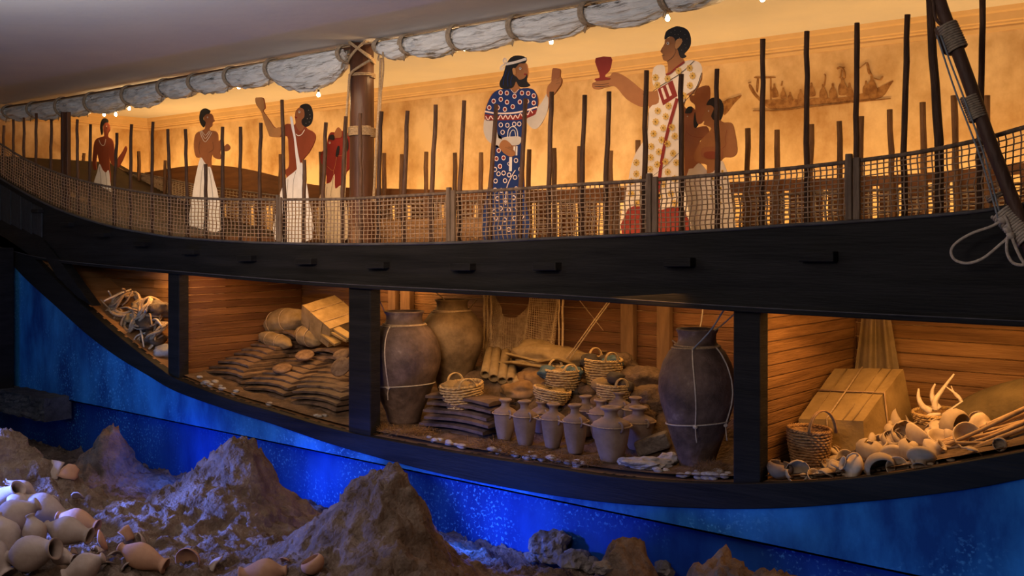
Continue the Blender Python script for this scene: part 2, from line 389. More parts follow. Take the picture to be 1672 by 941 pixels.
# blue panels under the ship: upper one proud of the recessed lower one, with a shadow ledge
n = 90
xs = [XL-1.5+(XR-XL+2.0)*i/n for i in range(n+1)]
kb = lambda X: lerp_prof(W_KB, X)
lg = lambda X: lerp_prof(W_LG, X) if X > W_LG[0][0] else W_LG[0][1]
top = [Vector((x, -.05, (kb(x) if x > W_KB[0][0] else W_KB[0][1]+(W_KB[0][0]-x)*.6)+.06)) for x in xs]; bot = [Vector((x, -.05, lg(x))) for x in xs]
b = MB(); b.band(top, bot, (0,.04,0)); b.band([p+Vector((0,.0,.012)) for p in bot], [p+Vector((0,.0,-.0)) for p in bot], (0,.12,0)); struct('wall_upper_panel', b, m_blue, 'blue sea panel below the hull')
b = MB(); b.band([Vector((p.x, .06, p.z+.02)) for p in bot], [Vector((p.x, .06, -.12)) for p in bot], (0,.06,0)); struct('wall_lower_panel', b, m_blue_shade, 'recessed blue panel above the sea bed')

# ================================================================== THE SHIP
ship = thing('ship', 'full length cutaway wooden ship with black gunwale and open plank lined hold', 'ship', (-7, .5, .9))
n = 150
gt, gb = dense(GUN_TOP, -60, 1760, n), dense(GUN_BOT, -60, 1760, n)
Y0 = Vector((0,-.07,0))
b = MB(); b.band([p+Y0 for p in gt], [p+Y0 for p in gb], (0,.09,0)); obj('gunwale', b, m_black, ship, bevel=.006)
b = MB(); b.tube([p+Vector((0,-.075,.0)) for p in gt], .012, 6); obj('gunwale_cap', b, m_bevel, ship)
b = MB(); b.band([p+Vector((0,-.085,.012)) for p in gb], [p+Vector((0,-.085,-.022)) for p in gb], (0,.12,0)); obj('batten', b, m_black, ship, bevel=.008)
b = MB(); b.tube([p+Vector((0,-.086,.011)) for p in gb], .0045, 5); obj('batten_edge', b, m_bevel, ship)
# keel band
kt = dense(KEEL_TOP, 18, 1760, n); kbp = dense(KEEL_BOT, -60, 1760, n)
kt2 = [P(-60, 372)]+kt[:]; kt2 = [kt2[0]]+kt
kb2 = [kbp[0]]+dense(KEEL_BOT, 10, 1760, n)
b = MB(); b.band([p+Y0 for p in kt2], [p+Y0 for p in kb2], (0,.10,0)); obj('keel_plank', b, m_black, ship, bevel=.006)
# stem planking at the far left and the slanting frame
b = MB()
for i in range(7):
    x0, x1 = -50+i*17, -50+i*17+15.5
    t0, t1 = lerp_prof(GUN_TOP, x0)+16, lerp_prof(GUN_TOP, x1)+16
    q = [P(x0,t0,-.085), P(x1,t1,-.085), P(x1,t1+66-i*3,-.085), P(x0,t0+66-i*3,-.085)]
    b.prism(q, (0,.03,0))
obj('stem_planking', b, m_stem, ship, bevel=.006)
b = MB(); q = [P(70,392,-.09), P(93,420,-.09), P(150,500,-.09), P(128,487,-.09), P(92,452,-.09), P(62,400,-.09)]
b.prism(q, (0,.12,0)); obj('slanting_frame', b, m_black, ship, bevel=.006)
# front posts
for x0, x1, yt, yb in ((274,292,440,625),(569,605,460,722),(1197,1241,496,800)):
    b = MB(); q = [P(x0,yt,-.04), P(x1,yt,-.04), P(x1,yb,-.04), P(x0,yb,-.04)]
    b.prism(q, (0,.12,0)); obj('hull_post', b, m_black, ship, bevel=.01)
# beam ends poking through the gunwale
for px, py, ww, hh in ((1340,419,70,17),(1114,428,54,15),(898,435,46,13),(761,436,40,12),(622,433,35,11),(505,427,32,10),(408,422,28,10),(316,412,25,8),(236,399,22,8),(172,384,20,7),(115,367,18,7),(66,345,14,6)):
    k = .82; b = MB(); q = [P(px-ww/2*k,py-hh/2,-.07), P(px+ww/2*k,py-hh/2,-.07), P(px+ww/2*k,py+hh/2,-.07), P(px-ww/2*k,py+hh/2,-.07)]
    b.prism([p+Vector((0,-.075,0)) for p in q], (0,.085,0)); obj('beam_end', b, m_black, ship, bevel=.006)
# deck
b = MB()
xs = [XL+(XR-XL)*i/80 for i in range(81)]
dk = lambda X: lerp_prof(W_GT, X)-.05
b.band([Vector((x, .0, dk(x))) for x in xs], [Vector((x, .0, dk(x)-.05)) for x in xs], (0, 2.25, 0)); obj('deck', b, m_deck, ship)
# far bulwark board
BUL = [(236,282),(300,272),(350,270),(400,276),(460,290),(500,300),(560,306),(640,308),(800,311),(1000,307),(1200,297),(1400,289),(1550,279),(1672,266),(1760,256)]
bt = [P(p.x, p.y, 2.2) for p in cat(BUL, 6)]
BLO = [(236,318),(300,331),(400,336),(500,338),(640,336),(800,334),(1000,328),(1200,316),(1400,306),(1550,296),(1672,284),(1760,274)]
bl = [P(p.x, lerp_prof(BLO, p.x), 2.2) for p in cat(BUL, 6)]
b = MB(); b.band(bt, bl, (0,.03,0)); obj('far_bulwark', b, m_bulw, ship)
r_ = random.Random(8); x = P(236, 320, 2.2).x; xe = P(1760, 320, 2.2).x; wl = [(q.x, q.z) for q in bl]; b = MB()
while x < xe:
    ww = r_.uniform(.11, .22); z1 = lerp_prof(wl, x)+.02; z0 = dk(x)-.05
    b = MB(); b.box((x+ww/2, 2.215, (z0+z1)/2), (ww, .02, z1-z0)); obj('bulwark_slat', b, m_bulw, ship); x += ww+r_.choice((.03, .05, .09, .06))+(.09 if x < -9.5 else .04 if x < -6 else 0)
# hold planking, plank by plank
def plank_rows(b, x0, x1, z0, z1, h, axis, pos, seed, joint=None):
    r = random.Random(seed); z = z0
    while z < z1:
        L0 = x0
        cuts = [x0]+([x0+(x1-x0)*r.random() for _ in range(int((x1-x0)/4)+0)] if joint else [])+[x1]; cuts.sort()
        for a, c in zip(cuts, cuts[1:]):
            if c-a < .02: continue
            d = r.uniform(-.004, .004)
            mi = r.randrange(3)
            if axis == 'x': b.box(((a+c)/2, pos+d, z+h/2), (c-a-.003, .03, h-.005), mi=mi)
            else: b.box((pos+d, (a+c)/2, z+h/2), (.03, c-a, h-.005), mi=mi)
        z += h
b = MB(); plank_rows(b, -14.6, X1-.04, .9, 2.5, .10, 'x', .62, 2, True); obj('hold_back_planking', b, PL, ship, bevel=.005)
b = MB(); plank_rows(b, X1-.04, X2, .9, 2.75, .10, 'x', HOLD_Y+.03, 3, True); obj('hold_back_planking', b, PL, ship, bevel=.005)
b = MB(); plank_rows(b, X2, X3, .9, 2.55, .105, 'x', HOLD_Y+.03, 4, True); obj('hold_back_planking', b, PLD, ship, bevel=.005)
b = MB(); plank_rows(b, X3, .6, .9, 2.6, .105, 'x', HOLD_Y+.03, 5, True); obj('hold_back_planking', b, PL, ship, bevel=.005)
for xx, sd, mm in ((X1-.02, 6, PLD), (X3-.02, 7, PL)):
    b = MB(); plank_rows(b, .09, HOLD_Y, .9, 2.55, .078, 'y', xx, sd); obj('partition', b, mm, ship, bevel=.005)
# studs on the back wall
for x0, x1 in ((640,652),(660,676),(1019,1040),(1078,1099)):
    a, c = P(x0,520,HOLD_Y).x, P(x1,520,HOLD_Y).x
    b = MB(); b.box(((a+c)/2, HOLD_Y-.03, 1.75), (c-a, .07, 1.5)); obj('stud', b, m_stud, ship, bevel=.008)
# hull floor
xs = [XL+(XR-XL)*i/160 for i in range(161)]
b = MB(); b.band([Vector((x, .0, zk(x))) for x in xs], [Vector((x, .0, zk(x)-.05)) for x in xs], (0, HOLD_Y+.1, 0)); obj('hull_floor', b, PL[1], ship)

# sand bed in the hold
for a, c, lab in ((X1+.02, X2+.12, 'dark sand bed under the stacked ingots'), (X2+.12, X3-.06, 'dark sand and earth bed under the big jars'), (X3+.02, XR, 'sand bed under the heap of broken pottery')):
    def fn(u, v, a=a, c=c):
        X = a+(c-a)*u; Y = .02+(HOLD_Y-.03)*v
        nz = noise.fractal(Vector((X*5, Y*5, 2)), 1, 2, 5)*.03*min(1, v*6)
        return Vector((X, Y, hold_z(X, Y)+nz))
    b = MB(); b.grid(fn, int((c-a)/.03), 54); o = obj('sand_bed', b, m_sand, fixn=False); tag(o, lab, 'sand', kind='stuff')

# sea bed
MND = [ # px, b, height, s_left, s_right, s_front, s_back, power
    (395, 8.24, .90, .55, .37, .62, .50, 2.0), (618, 6.95, .88, .50, .36, .50, .55, 1.8), (668, 6.9, .66, .3, .26, .35, .4, 2.6), (182, 10.6, .60, .26, .17, .3, .25, 2.6), (120, 10.4, .18, .6, .6, .5, .3, 2.4),
    (-30, 7.7, 1.00, .9, .50, .5, .5, 2.2), (25, 6.6, .42, 1.2, .95, .9, .9, 2), (85, 7.7, .55, .5, .5, .5, .4, 2.2), (1022, 6.84, .56, .22, .24, .3, .2, 3.4), (1172, 6.3, .60, .26, .26, .3, .2, 4),
    (1262, 6.08, .58, .20, .3, .4, .2, 4), (905, 7.3, .22, .3, .4, .3, .3, 2), (1100, 6.6, .26, .5, .5, .4, .3, 2), (640, 6.2, .50, .35, .45, .4, .3, 2.2), (250, 7.6, .30, .8, .6, .8, .6, 2)]
def sea(X, Y):
    a = ST*X+CT*(Y+DIST); bb = -CT*X+ST*(Y+DIST)
    tot = 0
    for px, b0, h, sl, sr, sf, sb, pw in MND:
        a0 = (px-CXP)/FP*b0
        da, db = a-a0, bb-b0
        u = da/(sl if da < 0 else sr); v = db/(sb if db > 0 else sf)
        g = h/(1+(u*u+v*v)**(pw/2))
        tot += g**3
    g = tot**(1/3)
    base = .06+.16*sstep((-.4-Y)/2.0)
    nz = noise.fractal(Vector((X*1.6, Y*1.6, 1)), 1, 2, 4)*.05
    r = noise.fractal(Vector((X*5, Y*5, 7)), .8, 2, 6)
    r2 = noise.noise(Vector((X*13, Y*13, 3))); r3 = noise.noise(Vector((X*30, Y*30, 5)))
    return base+g+nz+r*.055*(1+g*.6)-abs(r2)*.045*(1+g*.6)+abs(r3)*.024*(1+g)
def fn(u, v):
    X = -17+16.6*u; Y = -5.2+5.25*v
    z = sea(X, Y); q = Vector((X*9, Y*9, z*9))
    return Vector((X+noise.noise(q)*.035, min(.04, Y+noise.noise(q+Vector((9,0,0)))*.035), z))
b = MB(); b.grid(fn, 830, 262); o = obj('seabed', b, m_sea, fixn=False); o['kind'] = 'structure'; o['label'] = 'brown lumpy sea bed with peaked mounds'

# ================================================================== RAILINGS
def net_panel(px0, px1, top, bot, Y, name, label, group, cell=.039, seed=0, rad=.0048, mats=None, rail=True, sag=.6):
    a, c = P(px0, 300, Y).x, P(px1, 300, Y).x
    root = thing(name, label, 'net railing', ((a+c)/2, Y, bot((a+c)/2)), group)
    b = MB(); nv = int((c-a)/cell); H = 11
    def off(X, v): return Vector((noise.noise(Vector((X*3, v*4, seed)))*.016, noise.noise(Vector((X*2, v*3, seed+9)))*.012, noise.noise(Vector((X*3, v*3, seed+4)))*.012*(v*(1-v)*4)))
    def pt_(X, v): return Vector((X, Y, bot(X)+(top(X)-bot(X))*v))+off(X, v)
    for i in range(nv+1):
        X = a+(c-a)*i/nv
        b.tube([pt_(X, k/8) for k in range(9)], rad, 4)
    m = max(4, nv*2)
    for j in range(1, H):
        b.tube([pt_(a+(c-a)*k/m, j/H)+Vector((0,-.004,0)) for k in range(m+1)], rad, 4)
    obj('net', b, mats or m_net, root)
    if rail:
        b = MB(); b.tube([Vector((a+(c-a)*k/m, Y-.005, top(a+(c-a)*k/m))) for k in range(m+1)], .013, 6); obj('top_rail', b, m_rail, root)
    return root
ftop = lambda X: lerp_prof(W_RAIL, X); fbot = lambda X: lerp_prof(W_GT, X)+.012
fence_px = [-60, 455, 735, 1063, 1390, 1760]
for i, lab in enumerate(('longest netted rail panel, curving up at the far left end','netted rail panel in front of the mast','netted rail panel below the figure in the blue robe','netted rail panel below the figure in the white robe','netted rail panel at the right end behind the slanting spar')):
    net_panel(fence_px[i], fence_px[i+1], ftop, fbot, -.035, 'net_railing', lab, None, seed=i*13, cell=(.062,.048,.042,.039,.039)[i])
for i, px in enumerate(fence_px[1:-1]):
    p = P(px, 300, -.06); b = MB(); z0, z1 = fbot(p.x)-.0, ftop(p.x)+.045
    ww = .045 if i else .035
    b.box((p.x-ww*.3, p.y, (z0+z1)/2), (ww*.9, .03, z1-z0)); b.box((p.x+ww*.75, p.y, (z0+z1)/2-.012), (ww*.9, .026, z1-z0-.024))
    tag(obj('railing_post', b, m_rail, bevel=.005), 'flat double board railing post, %s of the four between the net panels' % nth(i, 4), 'post')
FT = wprof([]) if False else None
def farprof(pts): return [(q.x, q.z) for q in (P(x, y, 2.12) for x, y in pts)]
FTOP = farprof([(-60,225),(0,240),(60,255),(130,270),(235,284),(320,302),(500,326),(1000,330),(1672,300),(1760,290)])
net_panel(-60, 640, lambda X: lerp_prof(FTOP, X), lambda X: dk(X)+.01, 2.12, 'far_net_railing', 'left stretch of far side netting lit gold behind the deck', None, cell=.075, seed=91, rad=.007, mats=m_rope)
net_panel(640, 1760, lambda X: lerp_prof(FTOP, X), lambda X: dk(X)+.01, 2.12, 'far_net_railing', 'right stretch of far side netting behind the two robed figures', None, cell=.075, seed=97, rad=.007, mats=m_rope)

# ================================================================== POLES
NEAR = [(6,205,5),(22,195,22) ,(39,192,39),(59,185,59),(84,195,83),(126,195,127),(148,203,146),(191,217,187),(214.5,203,213),(249.5,199,248),(274,211,278),(302.5,211,306),
 (336,268,336),(363.4,207,364),(393,207,392),(426,200.6,423),(460,163,465),(497,261,496),(532,200,527),(565,190,559),(588,185,589),(622.5,182,618),(665,181,659),(712,171,705),(757.7,164,750),(810,170,800),(858,161,849),(900.4,150,896),
 (955,155,950),(995,149.6,989),(1055,115,1052),(1112,121,1113),(1170,112.6,1171.5),(1246,64,1243.5),(1318,51,1317),(1399,37.6,1397.5),(1481,24,1476),(1514,-45,1533),(1605,-2,1600)]
for i, (px, py, pb) in enumerate(NEAR):
    Y = .09; t_ = P(px, py, Y); bx = P(pb, 320, Y).x; z0 = dk(bx)
    b = MB(); r = random.Random(i); N = 9; pts = []
    for k in range(N+1):
        s = k/N; X = bx+(t_.x-bx)*max(0, s*1.5-.5)
        pts.append(Vector((X+r.uniform(-.004,.004), Y+r.uniform(-.004,.004), z0+(t_.z-z0)*s)))
    rr = .019 if i != 37 else .026
    b.tube(pts, [rr*(1.08-.16*k/N)*r.uniform(.94,1.06) for k in range(N+1)], 8)
    lab = 'dark wooden pole rising from the near rail, %s of the near row' % nth(i, len(NEAR))
    if px == 336: lab = 'short dark pole on the near rail in front of the white kilt left of centre'
    if px == 497: lab = 'short dark pole on the near rail before the kilt of the fist raising figure'
    if px == 1514: lab = 'thick leaning pole running out of the picture beside the slanting spar'
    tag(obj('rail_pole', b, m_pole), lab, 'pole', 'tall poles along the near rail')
b = MB(); q = P(105.5, 183, .12); b.box((q.x-.02, .12, (dk(q.x)+q.z)/2), (.05, .06, q.z-dk(q.x))); b.box((q.x+.05, .14, (dk(q.x)+q.z)/2), (.04, .05, q.z-dk(q.x)))
tag(obj('sail_post', b, m_mast, bevel=.006), 'thick square double post under the far left end of the sail', 'post')
FAR = [(78,211),(112,214),(137,250),(168,238),(227,247),(270,262),(458,252),(524,248),(578,262),(627,250),(656,252),(696,248),(743.5,249.6),(786,249),(864,244),(905,242),(946,239),(997,246),(1006,295),(1042,229),(1076,320),(1221,209.5),(1269,212),(1325,203),(1371,198),(1406,190),(1453,179),(1506,167),(1558,156),(1611,156)]
for i, (px, py) in enumerate(FAR):
    Y = 2.08; t_ = P(px, py, Y); z0 = dk(t_.x); r = random.Random(i+77); b = MB(); N = 6; lean = r.uniform(-.03,.03)
    b.tube([Vector((t_.x+lean*(1-k/N)+r.uniform(-.004,.004), Y+r.uniform(-.004,.004), z0+(t_.z-z0)*k/N)) for k in range(N+1)], [.026*r.uniform(.9,1.05)*(1.05-.1*k/N) for k in range(N+1)], 8)
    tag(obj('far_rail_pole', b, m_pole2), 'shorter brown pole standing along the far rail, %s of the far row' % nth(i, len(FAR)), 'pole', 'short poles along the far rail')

# ================================================================== MAST
mx = P(591, 300, 1.0).x
mast = thing('mast', 'thick dark brown round mast left of centre rising to the ceiling', 'mast', (mx, 1.0, 1.0))
b = MB(); b.tube([(mx,1,.95),(mx,1,2),(mx,1,3),(mx,1,4),(mx,1,4.56)], [.132,.130,.126,.122,.120], 32); obj('mast_shaft', b, m_mast, mast)
def ring(c, r, pitch, turns, tr, n=26, tilt=0, mi=0, b=None):
    b = b or MB(); pts = []
    for k in range(int(turns*n)+1):
        an = 2*math.pi*k/n; pts.append(Vector((c[0]+math.cos(an)*r, c[1]+math.sin(an)*r, c[2]+pitch*k/n+tilt*math.cos(an-.6))))
    return b.tube(pts, tr, 5)
zb = P(591, 217, 1.0).z
b = ring((mx,1,zb-.04), .134, .0155, 6, .008); obj('lashing_band', b, m_rope, mast)
b = ring((mx,1,P(591,124,1).z-.02), .131, .016, 2.5, .008); obj('lashing_band', b, m_rope, mast)
b = MB()
for tl in (.11, -.11, .13, -.09): ring((mx,1,P(591,85,1).z+tl*.1), .133, .012, 2, .009, tilt=tl, b=b)
obj('cross_lashing', b, m_rope, mast)

# ropes beside the mast
def rope(name, pts, r, m, label=None, cat_='rope', parent=None, n=6, group=None):
    b = MB(); b.tube(cat(pts, 8), r, n); o = obj(name, b, m, parent)
    if label and parent is None: tag(o, label, cat_, group)
    return o
rope('mast_rope', [P(622,95,.9),P(620,150,.88),P(616,215,.88),P(613,270,.88),P(610,330,.88)], .014, m_rope, 'tan rope hanging down the right side of the mast')
rope('mast_rope', [P(625,80,.86),P(626,115,.86),P(622,160,.86),P(619,240,.86),P(617,330,.86)], .009, m_rope, 'thin tan rope hanging outermost to the right of the mast')
rope('mast_rope', [P(605,98,.85),P(585,110,.84),P(572,122,.84),P(569,150,.84),P(566,190,.85),P(562,330,.85)], .014, m_rope, 'tan rope slanting across and down the left side of the mast')

# ================================================================== FURLED SAIL
SY = .98
TOPL = [(-70,182),(0,175),(57,167),(103,160),(151,152),(212,141),(271,130),(321,121),(380,110),(447,97),(563,75),(620,66),(668,57),(747,41),(845,25),(963,3),(1093,-20),(1240,-46)]
LOBES = [(5,17,199,190),(17,57,199,188),(57,103,198,186),(103,151,192,180),(151,212,186,168),(212,271,176,155),(271,321,162,146),(321,380,156,138),(380,447,146,127),(447,566,151,103),
         (622,668,100,86),(668,747,97,78),(747,845,84,61),(845,963,67,39),(963,1093,46,15),(1093,1236,20,-20)]
sail = thing('furled_sail', 'long furled white sail tied in swags under the ceiling along the whole ship', 'sail', (P(500,80,SY).x, SY, 4.3))
def sail_half(lobes, first_bot, endclose=False):
    b = MB(); NA = 44; rings = []
    for li, (x0, x1, bm_, tb) in enumerate(lobes):
        pb = first_bot if li == 0 else lobes[li-1][3]
        last = li == len(lobes)-1
        NN = 34
        for k in range(NN+(1 if last else 0)):
            s = k/NN; px = x0+(x1-x0)*s
            ty = lerp_prof(TOPL, px)+3
            lin = pb+(tb-pb)*s
            pinch = min(1, (math.sin(math.pi*s)+.0)**.55) if 0 < s < 1 else 0
            midlin = (pb+tb)/2
            sag = (bm_-midlin)
            by = lin+sag*pinch
            if last and endclose: by = ty+(by-ty)*max(.12, (1-s)**.5)
            rings.append((px, ty, by, pinch, li))
    vs = []
    for (px, ty, by, pinch, li) in rings:
        ct = P(px, ty, SY); cb = P(px, by, SY); h = max(.02, (ct.z-cb.z)/2); cz = (ct.z+cb.z)/2; wd = .085+.075*pinch
        for k in range(NA):
            an = 2*math.pi*k/NA
            dirx = Vector((0, math.sin(an)*wd, math.cos(an)*h))
            tw = noise.noise(Vector((ct.x*1.5, math.sin(an)+li*2.3, math.cos(an))))*.12 + abs(noise.noise(Vector((ct.x*2.6+math.cos(an)*2.5, math.sin(an)*5+li*5, math.cos(an)*5))))*.60 + abs(noise.noise(Vector((ct.x*5-math.cos(an)*4, math.sin(an)*9+li, math.cos(an)*9))))*.36
            if math.cos(an) > .8: tw *= .2
            q_ = Vector((ct.x, SY, cz))+dirx*(1-tw*.8+.02); q_.z = min(q_.z, 4.53); vs.append(q_)
    NR = len(rings); fs = []
    for i in range(NR-1):
        for k in range(NA):
            l = (k+1) % NA; fs.append((i*NA+k, i*NA+l, (i+1)*NA+l, (i+1)*NA+k))
    fs += [tuple(range(NA)), tuple(range((NR-1)*NA, NR*NA))]
    return b.add(vs, fs, 0, True)
an_w = lambda a: math.sin(a*1.5)
obj('sailcloth', sail_half(LOBES[:10], 193), m_cloth, sail)
obj('sailcloth', sail_half(LOBES[10:], 84, True), m_cloth, sail)
b = MB(); b.tube([Vector((q.x, q.y, min(q.z, 4.53))) for q in (P(x, lerp_prof(TOPL, x)+1, SY-.03) for x in range(8, 1241, 20))], .016, 6); obj('yard', b, m_mast, sail)
b = MB(); b.tube([P(x, lerp_prof(TOPL, x)+2, SY-.06) for x in range(8, 1241, 20)], .006, 5); obj('head_rope', b, m_rope, sail)
TIES = [(l[1], l[3]) for l in LOBES if l[1] < 1200 and l[1] != 566]
for px, tb in TIES+[(566,100),(626,86)]:
    c = P(px, (lerp_prof(TOPL, px)+tb)/2+1, SY); h = (P(px, lerp_prof(TOPL, px)-2, SY).z-P(px, tb+2, SY).z)/2
    b = MB()
    for dx in (-.016, 0, .016):
        b.tube([Vector((c.x+dx+.02*math.sin(2*math.pi*k/20), SY+math.sin(2*math.pi*k/20)*.115, c.z+math.cos(2*math.pi*k/20)*h)) for k in range(20)], .012, 6, closed=True)
    e = Vector((c.x, SY-.05, c.z-h)); b.tube([e, e+Vector((.01,-.02,-.03)), e+Vector((-.01,-.01,-.07))], .006, 4); b.tube([e, e+Vector((-.02,0,-.02)), e+Vector((-.03,0,-.055))], .005, 4)
    obj('sail_tie', b, m_tie, sail)

# ================================================================== BULBS
BULBS = [(170,187,'leftmost of the three small bulbs at the left end of the sail'),(189,187,'middle one of the three small bulbs at the left end of the sail'),(211,177,'rightmost of the three small bulbs at the left end of the sail'),
         (268,158,'bright bulb tucked under the sail over the left figures'),(390,142,'small bulb behind the sail above the raised fist'),(520,155,'bulb hanging below the big sag of the sail left of the mast'),
         (654,90,'brightest bulb just right of the mast'),(758,79,'bulb at a sail tie between mast and blue robed figure'),(1245,-2,'bulb on the ceiling at the top edge right of the white robed figure'),(900,68,'bulb half hidden behind the sail above the blue robed figure'),(1090,30,'bulb half hidden behind the sail above the white robed figure')]
for i, (px, py, lab) in enumerate(BULBS):
    Y = 1.18 if i not in (9, 10) else 1.2; c = P(px, py, Y)
    root = thing('light_bulb', lab, 'light bulb', c)
    b = MB(); b.lathe([(0,-.024),(.012,-.021),(.019,-.008),(.018,.006),(.010,.02),(.008,.03)], 14, Matrix.Translation(c)); obj('bulb', b, m_bulb, root)
    b = MB(); b.tube([c+Vector((0,0,.028)), c+Vector((0,0,.06))], .011, 10); b.tube([c+Vector((0,0,.05)), Vector((c.x, c.y, min(CEIL, c.z+.5)))], .003, 4); obj('socket', b, m_sock, root)
    l = point('bulb_light', c+Vector((0,.0,-.05)), (1.0,.60,.26), (5.0 if i in (6, 8) else 3.2) if i > 2 else 1.4, .03)

# ================================================================== PAINTED CUTOUT FIGURES
def T(ox, oy, s): return lambda x, y: (ox+x/s, oy+y/s)
def layer_poly(b, pts, tr, Y, lev, mi=0, smooth=3, base=0):
    q = [tr(*p) for p in pts]
    if smooth: q = [(c.x, c.y) for c in cat(q, smooth, True)]
    f = -.012-.003*lev
    b.prism([P(x, y, Y)+Vector((0, f, 0)) for x, y in q], (0, -f if base else .0035, 0), mi)
def layer_stroke(b, pts, w, tr, Y, lev, mi=0, closed=False, smooth=4):
    pts = [tr(*p) for p in pts]
    q = [Vector((c.x, c.y)) for c in (cat(pts, smooth, closed) if smooth else [Vector((p[0], p[1], 0)) for p in pts])]
    N = len(q); L = []; R_ = []
    for i in range(N):
        d = (q[(i+1) % N]-q[i-1]) if closed else (q[min(i+1, N-1)]-q[max(i-1, 0)])
        if d.length < 1e-6: d = Vector((1,0))
        d.normalize(); nn = Vector((-d.y, d.x))*w/2; L.append(q[i]+nn); R_.append(q[i]-nn)
    f = -.012-.003*lev
    W = lambda v: P(v.x, v.y, Y)+Vector((0, f, 0))
    vs = [W(v) for v in L]+[W(v) for v in R_]; m = len(L)
    b.add(vs, [(i, (i+1) % m, m+(i+1) % m, m+i) for i in range(m if closed else m-1)], mi)
def disc(b, c, r, tr, Y, lev, mi, n=14, sq=1.15, hole=0):
    x, y = tr(*c); f = Vector((0, -.012-.003*lev, 0))
    o = [P(x+r*math.cos(2*math.pi*k/n), y+r*sq*math.sin(2*math.pi*k/n), Y)+f for k in range(n)]
    if hole:
        i_ = [P(x+hole*math.cos(2*math.pi*k/n), y+hole*sq*math.sin(2*math.pi*k/n), Y)+f for k in range(n)]
        b.add(o+i_, [(k, (k+1) % n, n+(k+1) % n, n+k) for k in range(n)], mi)
    else: b.add(o, [tuple(range(n))], mi)
def fig(label, px, Y):
    q = P(px, 380, Y); return thing('painted_figure', label, 'painted cutout figure', (q.x, Y, dk(q.x)))
def fpart(name, root, Y, tr, mats, polys=(), strokes=(), discs=(), bevel=0):
    """one part: polys (mi, lev, pts[, smooth]), strokes (mi, lev, w, pts), discs (mi, lev, r, hole, pts)"""
    b = MB()
    for p in polys: layer_poly(b, p[2], tr, Y, p[1], p[0], p[3] if len(p) > 3 else 3, base=(p[1] == 0))
    for s in strokes: layer_stroke(b, s[3], s[2], tr, Y, s[1], s[0])
    for d in discs:
        for c in d[4]: disc(b, c, d[2], tr, Y, d[1], d[0], hole=d[3])
    return obj(name, b, mats, root, fixn=False)
def eye(root, Y, tr, c, r, lev=5):
    fpart('eye', root, Y, tr, [p_white, p_black], discs=((0, lev, r*1.15, 0, (c,)), (1, lev+1, r*.5, 0, (c,))),
          strokes=((1, lev, r*.45, [(c[0]-r*2.2/1, c[1]-r*2.6), (c[0], c[1]-r*3.6), (c[0]+r*2.4, c[1]-r*2.4)]),))

z2 = T(140,150,5.227); z3 = T(400,140,4.704); z5 = T(780,80,3.7625); z6 = T(950,30,3.244); zA = T(1050,30,5.535); z7 = T(1180,0,3.136)
# A far left
Y = 1.3; r = fig('painted cutout man with dark red-brown skin and white kilt, farthest left on deck', 172, Y)
fpart('body', r, Y, z2, p_skin2, [(0,0,[(160,380),(110,395),(80,430),(68,520),(62,610),(75,665),(95,655),(92,600),(105,520),(112,560),(122,620),(125,760),(110,1180),(180,1180),(215,760),(208,660),(206,520),(215,590),(240,630),(285,645),(300,620),(330,560),(355,490),(345,465),(320,510),(285,560),(262,600),(250,560),(243,450),(225,405),(195,385),(197,350),(212,325),(205,285),(190,262),(165,260),(155,310),(160,350)])])
fpart('kilt', r, Y, z2, [p_kilt, p_black], [(0,1,[(125,615),(105,690),(80,770),(62,900),(55,1180),(215,1180),(225,900),(215,760),(203,670),(180,690),(150,665)])], [(1,2,.4,[(125,640),(140,760),(135,900)]),(1,2,.4,[(180,690),(190,800),(185,900)])])
fpart('hair', r, Y, z2, p_black, [(0,2,[(185,262),(202,262),(200,240),(175,226),(150,235),(135,275),(133,320),(145,372),(158,345),(155,300),(170,268)])])
fpart('necklace', r, Y, z2, p_white, strokes=[(0,2,.9,[(122,408),(135,440),(155,460),(172,448),(182,405)])])
eye(r, Y, z2, (192,295), .8)
# B
Y = 1.25; r = fig('painted cutout man with shoulder length necklace and white kilt, second from the left', 338, Y)
fpart('body', r, Y, z2, p_skin4, [(0,0,[(1065,185),(1085,200),(1095,230),(1102,250),(1086,262),(1082,290),(1060,310),(1065,330),(1110,337),(1132,365),(1136,425),(1162,408),(1185,465),(1213,445),(1237,475),(1222,500),(1190,508),(1158,490),(1150,520),(1158,560),(1140,577),(1100,560),(1085,530),(1075,570),(1075,640),(1080,1180),(960,1180),(980,640),(985,600),(992,560),(950,560),(930,480),(935,390),(955,350),(1000,330),(1025,310),(1020,260),(1015,215),(1035,190)])],)
fpart('kilt', r, Y, z2, [p_kilt, p_black], [(0,1,[(990,562),(965,640),(938,770),(918,900),(900,1180),(1165,1180),(1140,900),(1105,760),(1075,650),(1050,640),(1020,600)])], [(1,2,.4,[(1020,610),(1000,700),(985,900)]),(1,2,.4,[(1060,650),(1080,760),(1095,900)])])
fpart('hair', r, Y, z2, p_black, [(0,2,[(1065,187),(1072,162),(1030,142),(992,162),(979,220),(988,270),(1018,306),(1032,262),(1016,240),(1016,215),(1038,192)])])
fpart('necklace', r, Y, z2, p_white, strokes=[(0,2,.8,[(985,340),(1005,395),(1030,428),(1060,395),(1088,345)]),(0,2,.8,[(995,335),(1012,375),(1032,400),(1055,372),(1075,338)]),(0,2,.7,[(1003,333),(1018,358),(1033,372),(1050,355),(1066,335)])])
eye(r, Y, z2, (1056,220), 1.0)
fpart('arm_outline', r, Y, z2, p_black, strokes=[(0,2,.35,[(985,420),(975,480),(985,535)]),(0,2,.35,[(1095,430),(1100,490),(1060,520)])])
